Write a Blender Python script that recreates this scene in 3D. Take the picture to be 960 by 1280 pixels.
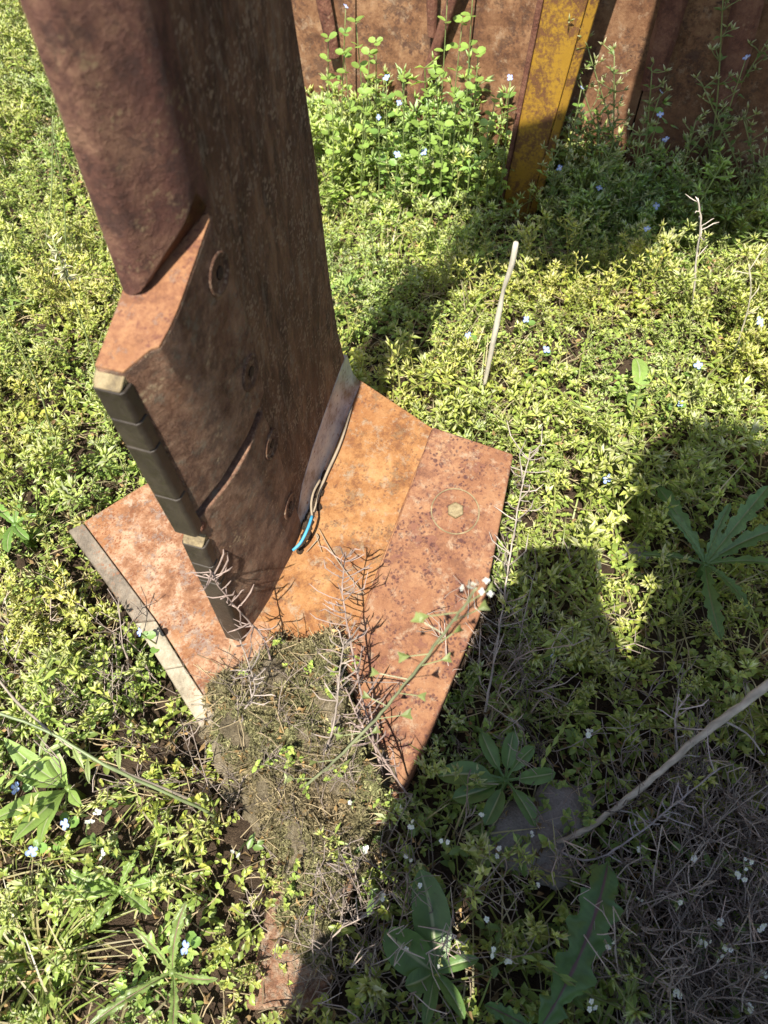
import bpy, bmesh, math, random
import numpy as np
from mathutils import Vector, Matrix, noise as mnoise

random.seed(7); RNG = np.random.default_rng(7)
SC = bpy.context.scene
COL = SC.collection
for o in list(bpy.data.objects): bpy.data.objects.remove(o)

# ------------------------------------------------------------------ camera
CAM_H = 0.65; F_PX = 961.0; PITCH = math.radians(56)
FW = np.array([0, math.cos(PITCH), -math.sin(PITCH)])
UP = np.array([0, math.sin(PITCH), math.cos(PITCH)])
RT = np.array([1., 0, 0]); CAM = np.array([0, 0, CAM_H])
cd = bpy.data.cameras.new('camera'); cam = bpy.data.objects.new('camera', cd); COL.objects.link(cam)
cam.location = CAM; cam.rotation_euler = (math.pi/2 - PITCH, 0, 0)
cd.sensor_fit = 'VERTICAL'; cd.sensor_height = 36.0; cd.lens = 36.0*F_PX/1280.0
cd.clip_start = 0.01; cd.clip_end = 200
cd.dof.use_dof = True; cd.dof.focus_distance = 0.68; cd.dof.aperture_fstop = 12
SC.camera = cam

# ------------------------------------------------------------------ sky, sun, exposure
SUN_EL = math.radians(57.5); SUN_AZ = math.radians(180+19.3)
SUNV = Vector((math.cos(SUN_EL)*math.sin(SUN_AZ), math.cos(SUN_EL)*math.cos(SUN_AZ), math.sin(SUN_EL)))
w = bpy.data.worlds.new('World'); SC.world = w; w.use_nodes = True
nt = w.node_tree; nt.nodes.clear()
sky = nt.nodes.new('ShaderNodeTexSky'); sky.sky_type = 'NISHITA'; sky.sun_disc = False
sky.sun_elevation = SUN_EL; sky.sun_rotation = SUN_AZ % (2*math.pi)
bg = nt.nodes.new('ShaderNodeBackground'); bg.inputs[1].default_value = 0.105
wo = nt.nodes.new('ShaderNodeOutputWorld')
nt.links.new(sky.outputs[0], bg.inputs[0]); nt.links.new(bg.outputs[0], wo.inputs[0])
sl = bpy.data.lights.new('sun', 'SUN'); sl.energy = 5.0; sl.angle = math.radians(0.5); sl.color = (1, .955, .88)
so = bpy.data.objects.new('sun', sl); COL.objects.link(so)
so.rotation_euler = SUNV.to_track_quat('Z', 'Y').to_euler(); so.location = (-2, -3, 5)
SC.view_settings.view_transform = 'Standard'; SC.view_settings.look = 'None'
SC.view_settings.exposure = 1.15; SC.view_settings.gamma = 1.0; SC.view_settings.use_curve_mapping = False

# ------------------------------------------------------------------ helpers: geometry
def ray(px, py): return RT*(px-480)/F_PX + UP*(640-py)/F_PX + FW
def onz(px, py, z):
    r = ray(px, py); return CAM + r*(z-CAM_H)/r[2]
def atd(px, py, d): return CAM + ray(px, py)*d           # point d metres deep
# frame of the tine: s = metres back from its front, w = metres to its right
Z3 = np.array([0, 0, 1.])
MA = np.array([-.122, .274, 0.]); BA = np.array([.22, .975, 0]); BA /= np.linalg.norm(BA); NA = np.array([BA[1], -BA[0], 0])    # frame the outline was measured in
TA = math.radians(16); B = np.array([math.sin(TA), math.cos(TA), 0]); N = np.array([B[1], -B[0], 0]); M0 = np.array([-.1229, .2763, 0.])   # frame it stands in
def TN(s, z, wv): return M0 + B*s + N*wv + Z3*z
def TW(s, z, wv):
    r = MA + BA*s + NA*abs(wv) + Z3*z - CAM
    p = CAM + r*(((M0+N*abs(wv)-CAM)@N)/(r@N)); return TN((p-M0)@B, p[2], wv)
def sw(p): d = np.asarray(p)-M0; return float(d@B), float(d@N)

def smooth(a, b, x):
    t = np.clip((x-a)/(b-a), 0, 1); return t*t*(3-2*t)
def ground_z(x, y):
    return (-0.06*smooth(.68, 1.0, np.asarray(y, float)) - 0.02*smooth(.2, -.5, np.asarray(y, float))*0)

def link(o, parent=None):
    COL.objects.link(o)
    if parent is not None: o.parent = parent
    return o
def tag(o, label=None, cat=None, group=None, kind=None):
    if label: o['label'] = label
    if cat: o['category'] = cat
    if group: o['group'] = group
    if kind: o['kind'] = kind
    return o
def thing(name, label, cat, loc, group=None):
    o = bpy.data.objects.new(name, None); o.empty_display_size = .02; o.location = Vector(loc)
    link(o); return tag(o, label, cat, group)
def world_loc(o):
    v = Vector((0, 0, 0))
    while o is not None: v = v + o.location; o = o.parent
    return v
def mobj(name, verts, faces, mat, parent=None, origin=None, bevel=0, smoothf=False, tint=None, seg=2):
    """one mesh object; verts are given in world coordinates"""
    org = Vector(origin) if origin is not None else (world_loc(parent) if parent is not None else Vector(np.mean(np.asarray(verts, float), axis=0)))
    V = np.asarray(verts, float) - np.array(org)
    me = bpy.data.meshes.new(name)
    me.from_pydata([tuple(v) for v in V], [], [tuple(int(i) for i in f) for f in faces])
    me.validate(); me.update()
    if tint is not None:
        a = me.color_attributes.new('tint', 'FLOAT_COLOR', 'POINT')
        t = np.ones((len(V), 4), np.float32); t[:, :3] = tint
        a.data.foreach_set('color', t.ravel())
    me.materials.append(mat)
    o = bpy.data.objects.new(name, me)
    if parent is not None:
        link(o, parent); o.location = org - world_loc(parent)
    else:
        link(o); o.location = org
    if smoothf: me.polygons.foreach_set('use_smooth', [True]*len(me.polygons))
    if bevel:
        bmod = bmesh.new(); bmod.from_mesh(me); bmesh.ops.recalc_face_normals(bmod, faces=bmod.faces); bmod.to_mesh(me); bmod.free()
        m = o.modifiers.new('bevel', 'BEVEL'); m.width = bevel; m.segments = seg; m.limit_method = 'ANGLE'; m.angle_limit = math.radians(25)
        m.harden_normals = False
        me.polygons.foreach_set('use_smooth', [True]*len(me.polygons))
        try:
            wn = o.modifiers.new('wn', 'WEIGHTED_NORMAL'); wn.keep_sharp = True
        except Exception: pass
    return o
def prism(loops):
    """loft closed loops (same length), caps at both ends"""
    n = len(loops[0]); V = [p for L in loops for p in L]; Fc = []
    for k in range(len(loops)-1):
        for i in range(n):
            j = (i+1) % n; Fc.append((k*n+i, k*n+j, (k+1)*n+j, (k+1)*n+i))
    Fc.append(tuple(range(n-1, -1, -1))); Fc.append(tuple(range((len(loops)-1)*n, len(loops)*n)))
    return V, Fc
def tube_arrays(pts, rad, sides=6):
    pts = [np.asarray(p, float) for p in pts]; n = len(pts)
    if np.isscalar(rad): rad = [rad]*n
    V = []; Fc = []
    ref = np.array([.31, .17, .93])
    for i in range(n):
        t = pts[min(i+1, n-1)]-pts[max(i-1, 0)]; t = t/(np.linalg.norm(t)+1e-12)
        a = np.cross(t, ref); a /= np.linalg.norm(a)+1e-12; bb = np.cross(t, a)
        for k in range(sides):
            an = 2*math.pi*k/sides; V.append(pts[i]+(a*math.cos(an)+bb*math.sin(an))*rad[i])
    for i in range(n-1):
        for k in range(sides):
            j = (k+1) % sides; Fc.append((i*sides+k, i*sides+j, (i+1)*sides+j, (i+1)*sides+k))
    Fc.append(tuple(range(sides-1, -1, -1))); Fc.append(tuple((n-1)*sides+k for k in range(sides)))
    return V, Fc
def curve_pts(ctrl, n=12):
    """Catmull-Rom through control points"""
    P = [np.asarray(c, float) for c in ctrl]; P = [2*P[0]-P[1]]+P+[2*P[-1]-P[-2]]; out = []
    m = len(P)-3
    for q in range(n+1):
        u = q/n*m; k = min(int(u), m-1); t = u-k; p0, p1, p2, p3 = P[k:k+4]
        out.append(.5*((2*p1)+(-p0+p2)*t+(2*p0-5*p1+4*p2-p3)*t*t+(-p0+3*p1-3*p2+p3)*t**3))
    return out
class Mix:
    """joins shapes into one mesh"""
    def __init__(s): s.V = []; s.F = []; s.T = []
    def add(s, V, F, tint=(1, 1, 1)):
        o = len(s.V); s.V += [np.asarray(v, float) for v in V]; s.F += [tuple(i+o for i in f) for f in F]
        t = np.asarray(tint, float); s.T += [t]*len(V) if t.ndim == 1 else list(t)
    def build(s, name, mat, parent=None, **k): return mobj(name, s.V, s.F, mat, parent, tint=np.array(s.T), **k)

# ------------------------------------------------------------------ helpers: materials
class NT:
    def __init__(s, name):
        s.m = bpy.data.materials.new(name); s.m.use_nodes = True; s.t = s.m.node_tree
        s.t.nodes.clear(); s.out = s.n('ShaderNodeOutputMaterial')
    def n(s, ty, **kw):
        nd = s.t.nodes.new(ty)
        for k, v in kw.items():
            if hasattr(nd, k) and k not in nd.inputs: setattr(nd, k, v)
        return nd
    def set(s, nd, key, v):
        if isinstance(v, bpy.types.NodeSocket): s.t.links.new(v, nd.inputs[key])
        elif v is not None: nd.inputs[key].default_value = v
    def co(s): return s.n('ShaderNodeTexCoord').outputs['Object']
    def noise(s, vec, scale, detail=6, rough=.6, dist=0):
        nd = s.n('ShaderNodeTexNoise'); s.set(nd, 'Vector', vec); s.set(nd, 'Scale', scale); s.set(nd, 'Detail', detail)
        s.set(nd, 'Roughness', rough); s.set(nd, 'Distortion', dist); return nd.outputs['Fac']
    def vor(s, vec, scale, feature='F1', out='Distance', rnd=1):
        nd = s.n('ShaderNodeTexVoronoi'); nd.feature = feature; s.set(nd, 'Vector', vec); s.set(nd, 'Scale', scale); s.set(nd, 'Randomness', rnd)
        return nd.outputs[out]
    def math(s, op, a, b=None, clamp=False):
        nd = s.n('ShaderNodeMath'); nd.operation = op; nd.use_clamp = clamp; s.set(nd, 0, a)
        if b is not None: s.set(nd, 1, b)
        return nd.outputs[0]
    def ramp(s, fac, stops):
        nd = s.n('ShaderNodeValToRGB'); s.set(nd, 'Fac', fac); e = nd.color_ramp.elements
        while len(e) < len(stops): e.new(.5)
        for i, (p, c) in enumerate(stops):
            e[i].position = p; e[i].color = (*c, 1) if len(c) == 3 else c
        return nd.outputs['Color']
    def rng(s, v, a, b, c=0, d=1):
        nd = s.n('ShaderNodeMapRange'); s.set(nd, 'Value', v); s.set(nd, 'From Min', a); s.set(nd, 'From Max', b); s.set(nd, 'To Min', c); s.set(nd, 'To Max', d)
        return nd.outputs[0]
    def mix(s, fac, a, b, mode='MIX'):
        nd = s.n('ShaderNodeMix'); nd.data_type = 'RGBA'; nd.blend_type = mode
        s.set(nd, 0, fac)
        for k, v in ((6, a), (7, b)):
            if isinstance(v, bpy.types.NodeSocket): s.t.links.new(v, nd.inputs[k])
            else: nd.inputs[k].default_value = (*v, 1)
        return nd.outputs[2]
    def scale(s, vec, sc, rot=(0, 0, 0)):
        nd = s.n('ShaderNodeMapping'); s.set(nd, 'Vector', vec); nd.inputs['Scale'].default_value = sc; nd.inputs['Rotation'].default_value = rot
        return nd.outputs[0]
    def bump(s, h, strength=.5, dist=.002, nrm=None):
        nd = s.n('ShaderNodeBump'); s.set(nd, 'Height', h); s.set(nd, 'Strength', strength); s.set(nd, 'Distance', dist)
        if nrm is not None: s.set(nd, 'Normal', nrm)
        return nd.outputs[0]
    def pbr(s, col, rough=.8, metal=0, nrm=None, spec=.5):
        p = s.n('ShaderNodeBsdfPrincipled'); 
        if isinstance(col, tuple): col = (*col, 1)
        s.set(p, 'Base Color', col); s.set(p, 'Roughness', rough); s.set(p, 'Metallic', metal); s.set(p, 'Specular IOR Level', spec)
        if nrm is not None: s.set(p, 'Normal', nrm)
        return p.outputs[0]
    def done(s, sh): s.t.links.new(sh, s.out.inputs[0]); return s.m

def rust(name, dark, mid, light, sc=1.0, speck=None, speck_lo=.5, pale=None, pale_lo=.6, bump=.5, rough=.82, stretch=(1, 1, 1), pit=.0, hue=None, con=1.15, patch=None, patch_lo=.54):
    m = NT(name); c = m.co(); cs = m.scale(c, stretch)
    n0 = m.noise(cs, 11*sc, 5, .6, .4); n1 = m.noise(cs, 38*sc, 9, .68, .3); n2 = m.noise(cs, 230*sc, 8, .74); n3 = m.noise(c, 900*sc, 4, .7)
    f = m.math('ADD', m.math('MULTIPLY', n1, .56), m.math('ADD', m.math('MULTIPLY', n2, .30), m.math('MULTIPLY', n3, .14)))
    wd = .105/con
    col = m.ramp(f, [(.5-wd, dark), (.5-wd*.15, mid), (.5+wd*.5, tuple(.45*a+.55*b for a, b in zip(mid, light))), (.5+wd*1.1, light)])
    hue = hue or tuple(a*.62+b*.1 for a, b in zip(mid, dark))
    col = m.mix(m.math('MULTIPLY', m.rng(n0, .47, .66), .55), col, hue)
    pk = None
    if patch:
        pk = m.rng(m.noise(cs, 52*sc, 12, .80), patch_lo, patch_lo+.025)
        col = m.mix(m.math('MULTIPLY', pk, .72), col, patch)
    if speck:
        sn = m.noise(c, 55*sc, 6, .72); v = m.vor(m.mix(.004, c, m.noise(c, 300*sc, 2)), 330*sc); v2 = m.vor(c, 120*sc)
        k = m.math('MULTIPLY', m.rng(v, .46, .26), m.rng(sn, speck_lo-.03, speck_lo+.07), True)
        k2 = m.math('MULTIPLY', m.rng(m.math('ADD', v2, m.math('MULTIPLY', n3, .25)), .40, .30), m.rng(sn, speck_lo+.0, speck_lo+.08), True)
        col = m.mix(m.math('MULTIPLY', m.math('MAXIMUM', k, k2), .8), col, speck)
    if pale:
        pn = m.noise(cs, 95*sc, 10, .78, .15); k = m.rng(pn, pale_lo-.03, pale_lo+.07)
        col = m.mix(m.math('MULTIPLY', k, .75), col, pale)
    h = m.math('ADD', m.math('MULTIPLY', n2, .7), m.math('MULTIPLY', n3, .45))
    if pk is not None: h = m.math('SUBTRACT', h, m.math('MULTIPLY', pk, .35))
    if pit:
        pv = m.noise(c, 240*sc, 6, .72, 0); h = m.math('ADD', h, m.math('MULTIPLY', m.rng(pv, .46, .66), pit))
    return m.done(m.pbr(col, m.rng(n2, .3, .7, rough-.14, rough+.12), 0, m.bump(h, bump, .0024), .3))

def leaf_mat(name, trans=.35, rough=.45, var=.25, spec=.5, bump=0):
    m = NT(name)
    at = m.n('ShaderNodeVertexColor'); at.layer_name = 'tint'; c = m.co()
    n = m.noise(c, 90, 3, .6); col = m.mix(1.0, at.outputs[0], m.ramp(n, [(.3, (1-var,)*3), (.7, (1+var*.6,)*3)]), 'MULTIPLY')
    nb = m.noise(c, 900, 3, .6)
    nrm = m.bump(nb, .3, .0006) if bump else None
    p = m.pbr(col, rough, 0, nrm, spec)
    tr = m.n('ShaderNodeBsdfTranslucent'); m.t.links.new(m.mix(1.0, col, (1.15, 1.15, .55), 'MULTIPLY'), tr.inputs[0])
    mx = m.n('ShaderNodeMixShader'); mx.inputs[0].default_value = trans
    m.t.links.new(p, mx.inputs[1]); m.t.links.new(tr.outputs[0], mx.inputs[2])
    return m.done(mx.outputs[0])

M = {}
M['shank'] = rust('dark_rusted_steel', (.036, .017, .010), (.094, .045, .026), (.21, .115, .062), 1, speck=(.27, .19, .125), speck_lo=.49, pale=(.17, .125, .088), pale_lo=.56, bump=.55, stretch=(1.7, 1.7, .5), pit=.5, hue=(.095, .040, .020), patch=(.040, .021, .014), patch_lo=.555)
M['shin'] = rust('scaled_red_rust', (.045, .021, .014), (.105, .047, .031), (.21, .115, .068), 1, speck=(.22, .15, .08), speck_lo=.55, bump=.6, pit=.9, hue=(.115, .043, .032), patch=(.055, .027, .02), patch_lo=.56)
M['point'] = rust('worn_brown_rust', (.075, .036, .022), (.18, .095, .057), (.34, .21, .13), .9, speck=(.42, .31, .18), speck_lo=.58, pale=(.20, .165, .115), pale_lo=.56, bump=.7, pit=.7, hue=(.19, .085, .043), patch=(.10, .056, .037), patch_lo=.55)
M['cap_rust'] = rust('lit_face_and_seam_rust', (.11, .045, .024), (.21, .092, .045), (.32, .17, .08), 1.3, speck=(.12, .045, .03), speck_lo=.5, bump=.5, hue=(.27, .125, .045), patch=(.22, .14, .10), patch_lo=.56)  # orange of the sunlit end face put into the colour; also the seam line
M['orange'] = rust('bright_orange_rust', (.14, .056, .021), (.252, .114, .038), (.34, .185, .075), 1, speck=(.12, .050, .026), speck_lo=.51, pale=(.27, .21, .14), pale_lo=.565, bump=.5, hue=(.21, .078, .026), patch=(.17, .105, .055), patch_lo=.565)
M['wing_outer'] = rust('brown_red_rust', (.115, .049, .028), (.215, .098, .050), (.31, .17, .085), .9, speck=(.055, .021, .022), speck_lo=.49, pale=(.31, .22, .14), pale_lo=.565, bump=.5, hue=(.21, .092, .04), patch=(.155, .064, .042), patch_lo=.54)
M['wing_left'] = rust('mottled_orange_rust', (.13, .056, .027), (.24, .115, .056), (.40, .27, .17), 1.1, speck=(.16, .052, .02), speck_lo=.48, pale=(.36, .28, .20), pale_lo=.575, bump=.5, hue=(.27, .11, .034), patch=(.20, .15, .12), patch_lo=.55)
M['edge'] = rust('grey_worn_steel', (.085, .068, .048), (.15, .12, .088), (.25, .205, .15), 1, speck=(.20, .09, .045), speck_lo=.53, pale=(.16, .10, .06), pale_lo=.6, bump=.5, rough=.65)
M['edge_pale'] = rust('pale_dusty_steel', (.19, .155, .105), (.29, .245, .17), (.40, .35, .26), 1.2, speck=(.26, .13, .07), speck_lo=.55, bump=.6, rough=.75)
M['carbide'] = rust('dark_carbide', (.024, .018, .013), (.040, .031, .0225), (.060, .047, .034), .8, speck=(.085, .065, .045), speck_lo=.6, bump=.2, rough=.5)
M['braze'] = rust('tan_braze', (.10, .072, .036), (.19, .142, .07), (.30, .24, .13), 1.3, speck=(.12, .09, .05), speck_lo=.55, bump=.4, rough=.6)
M['hole'] = rust('hole_shade', (.015, .009, .007), (.03, .016, .011), (.055, .032, .017), 2, bump=.4)  # near-black: shade of sockets and machine interior put into the colour
M['bar'] = rust('sole_rust', (.12, .055, .032), (.24, .12, .066), (.38, .27, .18), 1.3, speck=(.08, .04, .025), speck_lo=.5, pale=(.31, .26, .19), pale_lo=.53, bump=.8, pit=.6)
M['wall'] = rust('wall_rust', (.075, .033, .016), (.165, .078, .036), (.28, .155, .078), .6, speck=(.075, .035, .022), speck_lo=.50, pale=(.29, .20, .125), pale_lo=.58, bump=.5, hue=(.10, .042, .02), patch=(.085, .045, .028), patch_lo=.545)
M['rib'] = rust('rib_rust', (.07, .026, .017), (.14, .055, .034), (.23, .11, .065), .8, speck=(.28, .17, .1), speck_lo=.57, bump=.7, pit=.5)

def steel_mat():
    m = NT('weld_steel'); c = m.co(); n1 = m.noise(c, 35, 6, .6); n2 = m.noise(m.scale(c, (1, 1, 3)), 170, 5, .6)
    col = m.ramp(n1, [(.36, (.15, .12, .10)), (.5, (.32, .33, .36)), (.66, (.46, .44, .41))])
    col = m.mix(m.rng(n2, .58, .70), col, (.15, .07, .04))
    return m.done(m.pbr(col, m.rng(n2, .3, .7, .3, .55), .45, m.bump(n2, .25, .0015)))
M['weld'] = steel_mat()
def paint_mat():
    m = NT('chipped_yellow_paint'); c = m.co(); cs = m.scale(c, (1, 1, .6))
    n1 = m.noise(cs, 30, 8, .7); n2 = m.noise(c, 260, 6, .7); v = m.vor(c, 190)
    k = m.math('ADD', m.math('MULTIPLY', n1, .6), m.math('MULTIPLY', n2, .4))
    rustc = m.ramp(n2, [(.3, (.055, .022, .012)), (.7, (.17, .075, .03))])
    paint = m.ramp(n1, [(.3, (.26, .14, .013)), (.7, (.38, .215, .024))])
    col = m.mix(m.rng(k, .46, .55), paint, rustc)
    return m.done(m.pbr(col, .6, 0, m.bump(k, .4, .0012), .4))
M['yellow'] = paint_mat()
def paint2():
    m = NT('yellow_paint'); c = m.co(); n1 = m.noise(c, 45, 7, .7); n2 = m.noise(c, 300, 4, .7)
    k = m.math('ADD', m.math('MULTIPLY', n1, .6), m.math('MULTIPLY', n2, .4))
    col = m.mix(m.rng(k, .48, .57), (.27, .145, .017), (.10, .045, .02))
    return m.done(m.pbr(col, .5, 0, m.bump(k, .3, .001), .4))
M['yellow_edge'] = paint2()
def soil_mat(name, cols, sc=1, bump=.8):
    m = NT(name); c = m.co(); n1 = m.noise(c, 14*sc, 8, .65); n2 = m.noise(c, 160*sc, 8, .7); n3 = m.noise(c, 700*sc, 4, .6)
    f = m.math('ADD', m.math('MULTIPLY', n1, .4), m.math('ADD', m.math('MULTIPLY', n2, .4), m.math('MULTIPLY', n3, .25)))
    col = m.ramp(f, [(.36, cols[0]), (.53, cols[1]), (.7, cols[2])])
    return m.done(m.pbr(col, .95, 0, m.bump(m.math('ADD', n2, n3), bump, .004), .2))
M['soil'] = soil_mat('dark_soil', ((.020, .013, .008), (.055, .036, .022), (.13, .09, .055)))
M['clod'] = soil_mat('mossy_soil', ((.055, .04, .024), (.17, .135, .08), (.38, .32, .22)), 1.0, 1.0)
M['stone'] = soil_mat('grey_stone', ((.16, .14, .12), (.27, .24, .21), (.38, .35, .31)), .8, .6)
M['leaf'] = leaf_mat('weed_leaf', .40, .40, .22)
M['broad'] = leaf_mat('broad_leaf', .28, .38, .18, .5, 1)
M['dry'] = leaf_mat('dry_plant', .12, .7, .25, .3)
M['petal'] = leaf_mat('petal', .3, .6, .05, .2)
M['moss'] = leaf_mat('moss', .2, .8, .3, .1)
def plain(name, col, rough=.6, metal=0):
    m = NT(name); c = m.co(); n = m.noise(c, 120, 5, .6)
    cc = m.mix(m.rng(n, .3, .7), tuple(v*.8 for v in col), tuple(min(1, v*1.15) for v in col))
    return m.done(m.pbr(cc, rough, metal, m.bump(n, .15, .001)))
M['blue'] = plain('blue_plastic', (.05, .28, .44), .55)
M['straw'] = plain('straw_string', (.27, .21, .14), .9)
M['shirt'] = plain('dark_cloth', (.05, .055, .07), .9); M['trousers'] = plain('work_trousers', (.06, .07, .10), .9)
M['skin'] = plain('skin', (.52, .33, .24), .55); M['hair'] = plain('hair', (.05, .03, .02), .7); M['phone'] = plain('phone_body', (.03, .03, .035), .3)
M['beam'] = rust('frame_rust', (.06, .025, .016), (.13, .055, .03), (.22, .11, .06), .5, bump=.5)

# ================================================================== THE SETTING
gx = np.concatenate([[-30, -12, -5, -2.2], np.linspace(-1.2, 1.6, 150), [2.6, 5, 12, 30]])
gy = np.concatenate([[-30, -12, -5, -2], np.linspace(-.9, 1.7, 140), [2.6, 5, 12, 30]])
GV = []; GF = []
for j, y in enumerate(gy):
    for i, x in enumerate(gx):
        z = float(ground_z(x, y)) + .012*mnoise.noise((x*9, y*9, 0)) + .006*mnoise.noise((x*30, y*30, 3)) + .003*mnoise.noise((x*80, y*80, 5))
        GV.append((x, y, z))
nx = len(gx)
for j in range(len(gy)-1):
    for i in range(nx-1): GF.append((j*nx+i, j*nx+i+1, (j+1)*nx+i+1, (j+1)*nx+i))
ground = mobj('ground', GV, GF, M['soil'], origin=(0, 0, 0), smoothf=True); ground['kind'] = 'structure'

# ================================================================== THE TINE (subsoiler leg with winged foot)
tine = thing('subsoiler_tine', 'rusty subsoiler tine with winged foot standing in the weeds, the largest thing', 'farm tool', TW(.1, 0, 0))
HW = .0215
# --- shank: flat plate, trailing edge flares to the heel
prof = [(.066, .62), (.066, .43), (.062, .40), (.072, .28), (.080, .25), (.098, .07), (.30, .070), (.296, .088), (.2855, .109), (.2697, .157), (.2590, .21), (.2514, .269), (.245, .334), (.235, .392), (.2229, .450), (.208, .53), (.190, .62)]
# smoother trailing edge
L1 = [TW(s, z, -HW) for s, z in prof]; L2 = [TW(s, z, HW) for s, z in prof]
V, Fc = prism([L1, L2]); mobj('shank', V, Fc, M['shank'], tine, bevel=.0025, seg=3)
# --- upper shin: wedge-fronted guard over the shank, cut off on a slant
def shin_ring(levels, cross, zfun):
    rings = []
    for k in levels:
        rings.append([TW(s, zfun(k, s)+(1-k)*.75*max(0, wv+.0045)*(1 if wv < .009 else .0135/(wv+.0045)), wv) for s, wv in cross(k)])
    return rings
def up_cross(k):
    s0 = .0155 - .001*k
    half = [(s0, .0042), (s0+.0012, .0066), (s0+.004, .0086), (s0+.014, .0138), (s0+.022, .0180), (s0+.027, .0202), (s0+.031, .0214), (s0+.036, .0221), (s0+.042, .0224), (s0+.052, .0221), (s0+.060, .0205)]
    return half + [(s, -wv) for s, wv in reversed(half)]
def up_z(k, s):
    base = .4005 + .62*max(0, min(s, .056)-.0155) - 1.6*max(0, s-.058)
    return base + (.62-base)*k
V, Fc = prism(shin_ring([0, .06, .16, .3, .5, .75, 1], up_cross, up_z)); mobj('upper_shin', V, Fc, M['shin'], tine, bevel=.0018)
# --- middle point: nose, bevel facet, flat cheek
def point_loops(levels, noses, ridges, rears, tops):
    rings = []
    for i, z in enumerate(levels):
        nz, rg, rr = noses[i], ridges[i], rears[i]
        half = [(nz, .0078), (nz+(rg-nz)*.42, .0166), (rg-.016, .0204), (rg-.005, .0223), (rg+.005, .0231), (rr-.004, .0232), (rr, .021)]
        q_ = (1, 1, 1, .8, .62, .5)[i] if len(levels) == 6 else 1
        lf = [(nz, .0078), (nz+(rg-nz)*.3+.012, .0105), (nz+(rg-nz)*.5+.022, .0125), (min(rg+.034, rr-.012), .0190), (min(rg+.044, rr-.009), .0215), (rr-.004, .0232), (rr, .021)]
        c = half + [(s, -max(.0070, wv*q_)) for s, wv in reversed(lf)]
        rings.append([TW(s, z+tops[i]*(s+.0), wv) for s, wv in c])
    return rings
R = point_loops([.2580, .280, .31, .343, .372, .3995], [-.0095, -.0115, -.0145, -.0175, -.021, -.0235], [.056, .046, .034, .0235, .014, .008], [.091, .092, .090, .084, .076, .068], [.1, .05, .05, .1, .2, .27])
V, Fc = prism(R); mobj('middle_point', V, Fc, M['point'], tine, bevel=.0015, seg=2)
# the end face of the middle point gets a thin plate, its sunlit tone put into the colour
top = R[-1]; capv = [p+Z3*.0004 for p in top]; c0 = np.mean(capv, axis=0)
capv = [c0+(p-c0)*.985 for p in capv]; V, Fc = prism([[p-Z3*.001 for p in capv], [p+Z3*.0006 for p in capv]])
mobj('end_face', V, Fc, M['cap_rust'], tine, bevel=.0004)
# --- lower point
R = point_loops([.056, .10, .15, .20, .2490], [.001, -.0005, -.002, -.0045, -.0065], [.086, .078, .070, .060, .047], [.118, .110, .103, .096, .083], [.03, .02, .0, .03, .10])
V, Fc = prism(R); mobj('lower_point', V, Fc, M['point'], tine, bevel=.0014)
# --- carbide tiles up the cutting edges
def tile(z0, z1, f, wv=.0086):
    a = []
    for z in (z0, z1):
        s = f(z); a.append([TW(s-.0075, z, -wv+.001), TW(s-.0078, z, wv-.0018), TW(s-.0060, z, wv), TW(s+.001, z, wv+.0006), TW(s+.001, z, -wv-.0006), TW(s-.006, z, -wv)])
    V, Fc = prism(a); return mobj('carbide_tile', V, Fc, M['carbide'], tine, bevel=.0012, seg=2)
fm = lambda z: -.0095-(z-.258)*.099; fl = lambda z: .0005-(z-.06)*.037
zs = [.2385, .2865, .3375, .3620, .3865]
for a, b_ in zip(zs[:-1], zs[1:]): tile(a+.0005, b_-.0005, fm)
zs = [.060, .170, .1955, .2225]
for a, b_ in zip(zs[:-1], zs[1:]): tile(a+.0005, b_-.0005, fl)
def braze(z0, z1, f):
    s = f(z0); lo = [TW(s-.0078, z0, -.0072), TW(s-.0078, z0, .0072), TW(s+.002, z0, .0084), TW(s+.002, z0, -.0084)]
    hi = [TW(s-.0058, z0+.0012, -.0068), TW(s-.0058, z0+.0012, .0068), TW(s+.0025, z1, .0076), TW(s+.0025, z1, -.0076)]
    V, Fc = prism([lo, hi]); mobj('braze_cap', V, Fc, M['braze'], tine, bevel=.001)
braze(.3868, .3935, fm); braze(.2228, .2295, fl)
# --- rivet between the two points
def disc_loops(c, ax, rs, hs, n=16, jit=0):
    ax = ax/np.linalg.norm(ax); a = np.cross(ax, Z3 if abs(ax[2]) < .9 else RT); a /= np.linalg.norm(a); b2 = np.cross(ax, a)
    return [[c+ax*h+(a*math.cos(2*math.pi*k/n)+b2*math.sin(2*math.pi*k/n))*r*(1+jit*math.sin(k*2.3+h*900)) for k in range(n)] for r, h in zip(rs, hs)]
V, Fc = prism(disc_loops(TW(-.008, .2405, .0045), -B+Z3*.6, [.0048, .0052, .0046, .0025], [-.006, .0, .0022, .0032], 14, .05))
mobj('rivet', V, Fc, M['rib'], tine, smoothf=True)
# --- countersunk bolts down the cheek
for s, z in ((.0592, .3874), (.0723, .3021), (.0828, .2187), (.0946, .1237)):
    wv = .0232
    c = TW(s, z, wv)
    n = 20; rs = [.0120, .0118, .0100, .0092, .0070, .0045, .0040, .0036]; hs = [-.002, .0012, .0014, .0002, .0004, .0008, -.0002, -.0012]
    V, Fc = prism(disc_loops(c, N, rs, hs, n, .02)); bolt = mobj('bolt', V, Fc, M['shank'], tine, smoothf=True)
    V, Fc = prism(disc_loops(c+B*.001, N, [.0040, .0036, .0020], [-.003, .0010, .0012], 6)); mobj('socket', V, Fc, M['hole'], bolt)  # near-black plug stands in for the shade inside the socket
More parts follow.
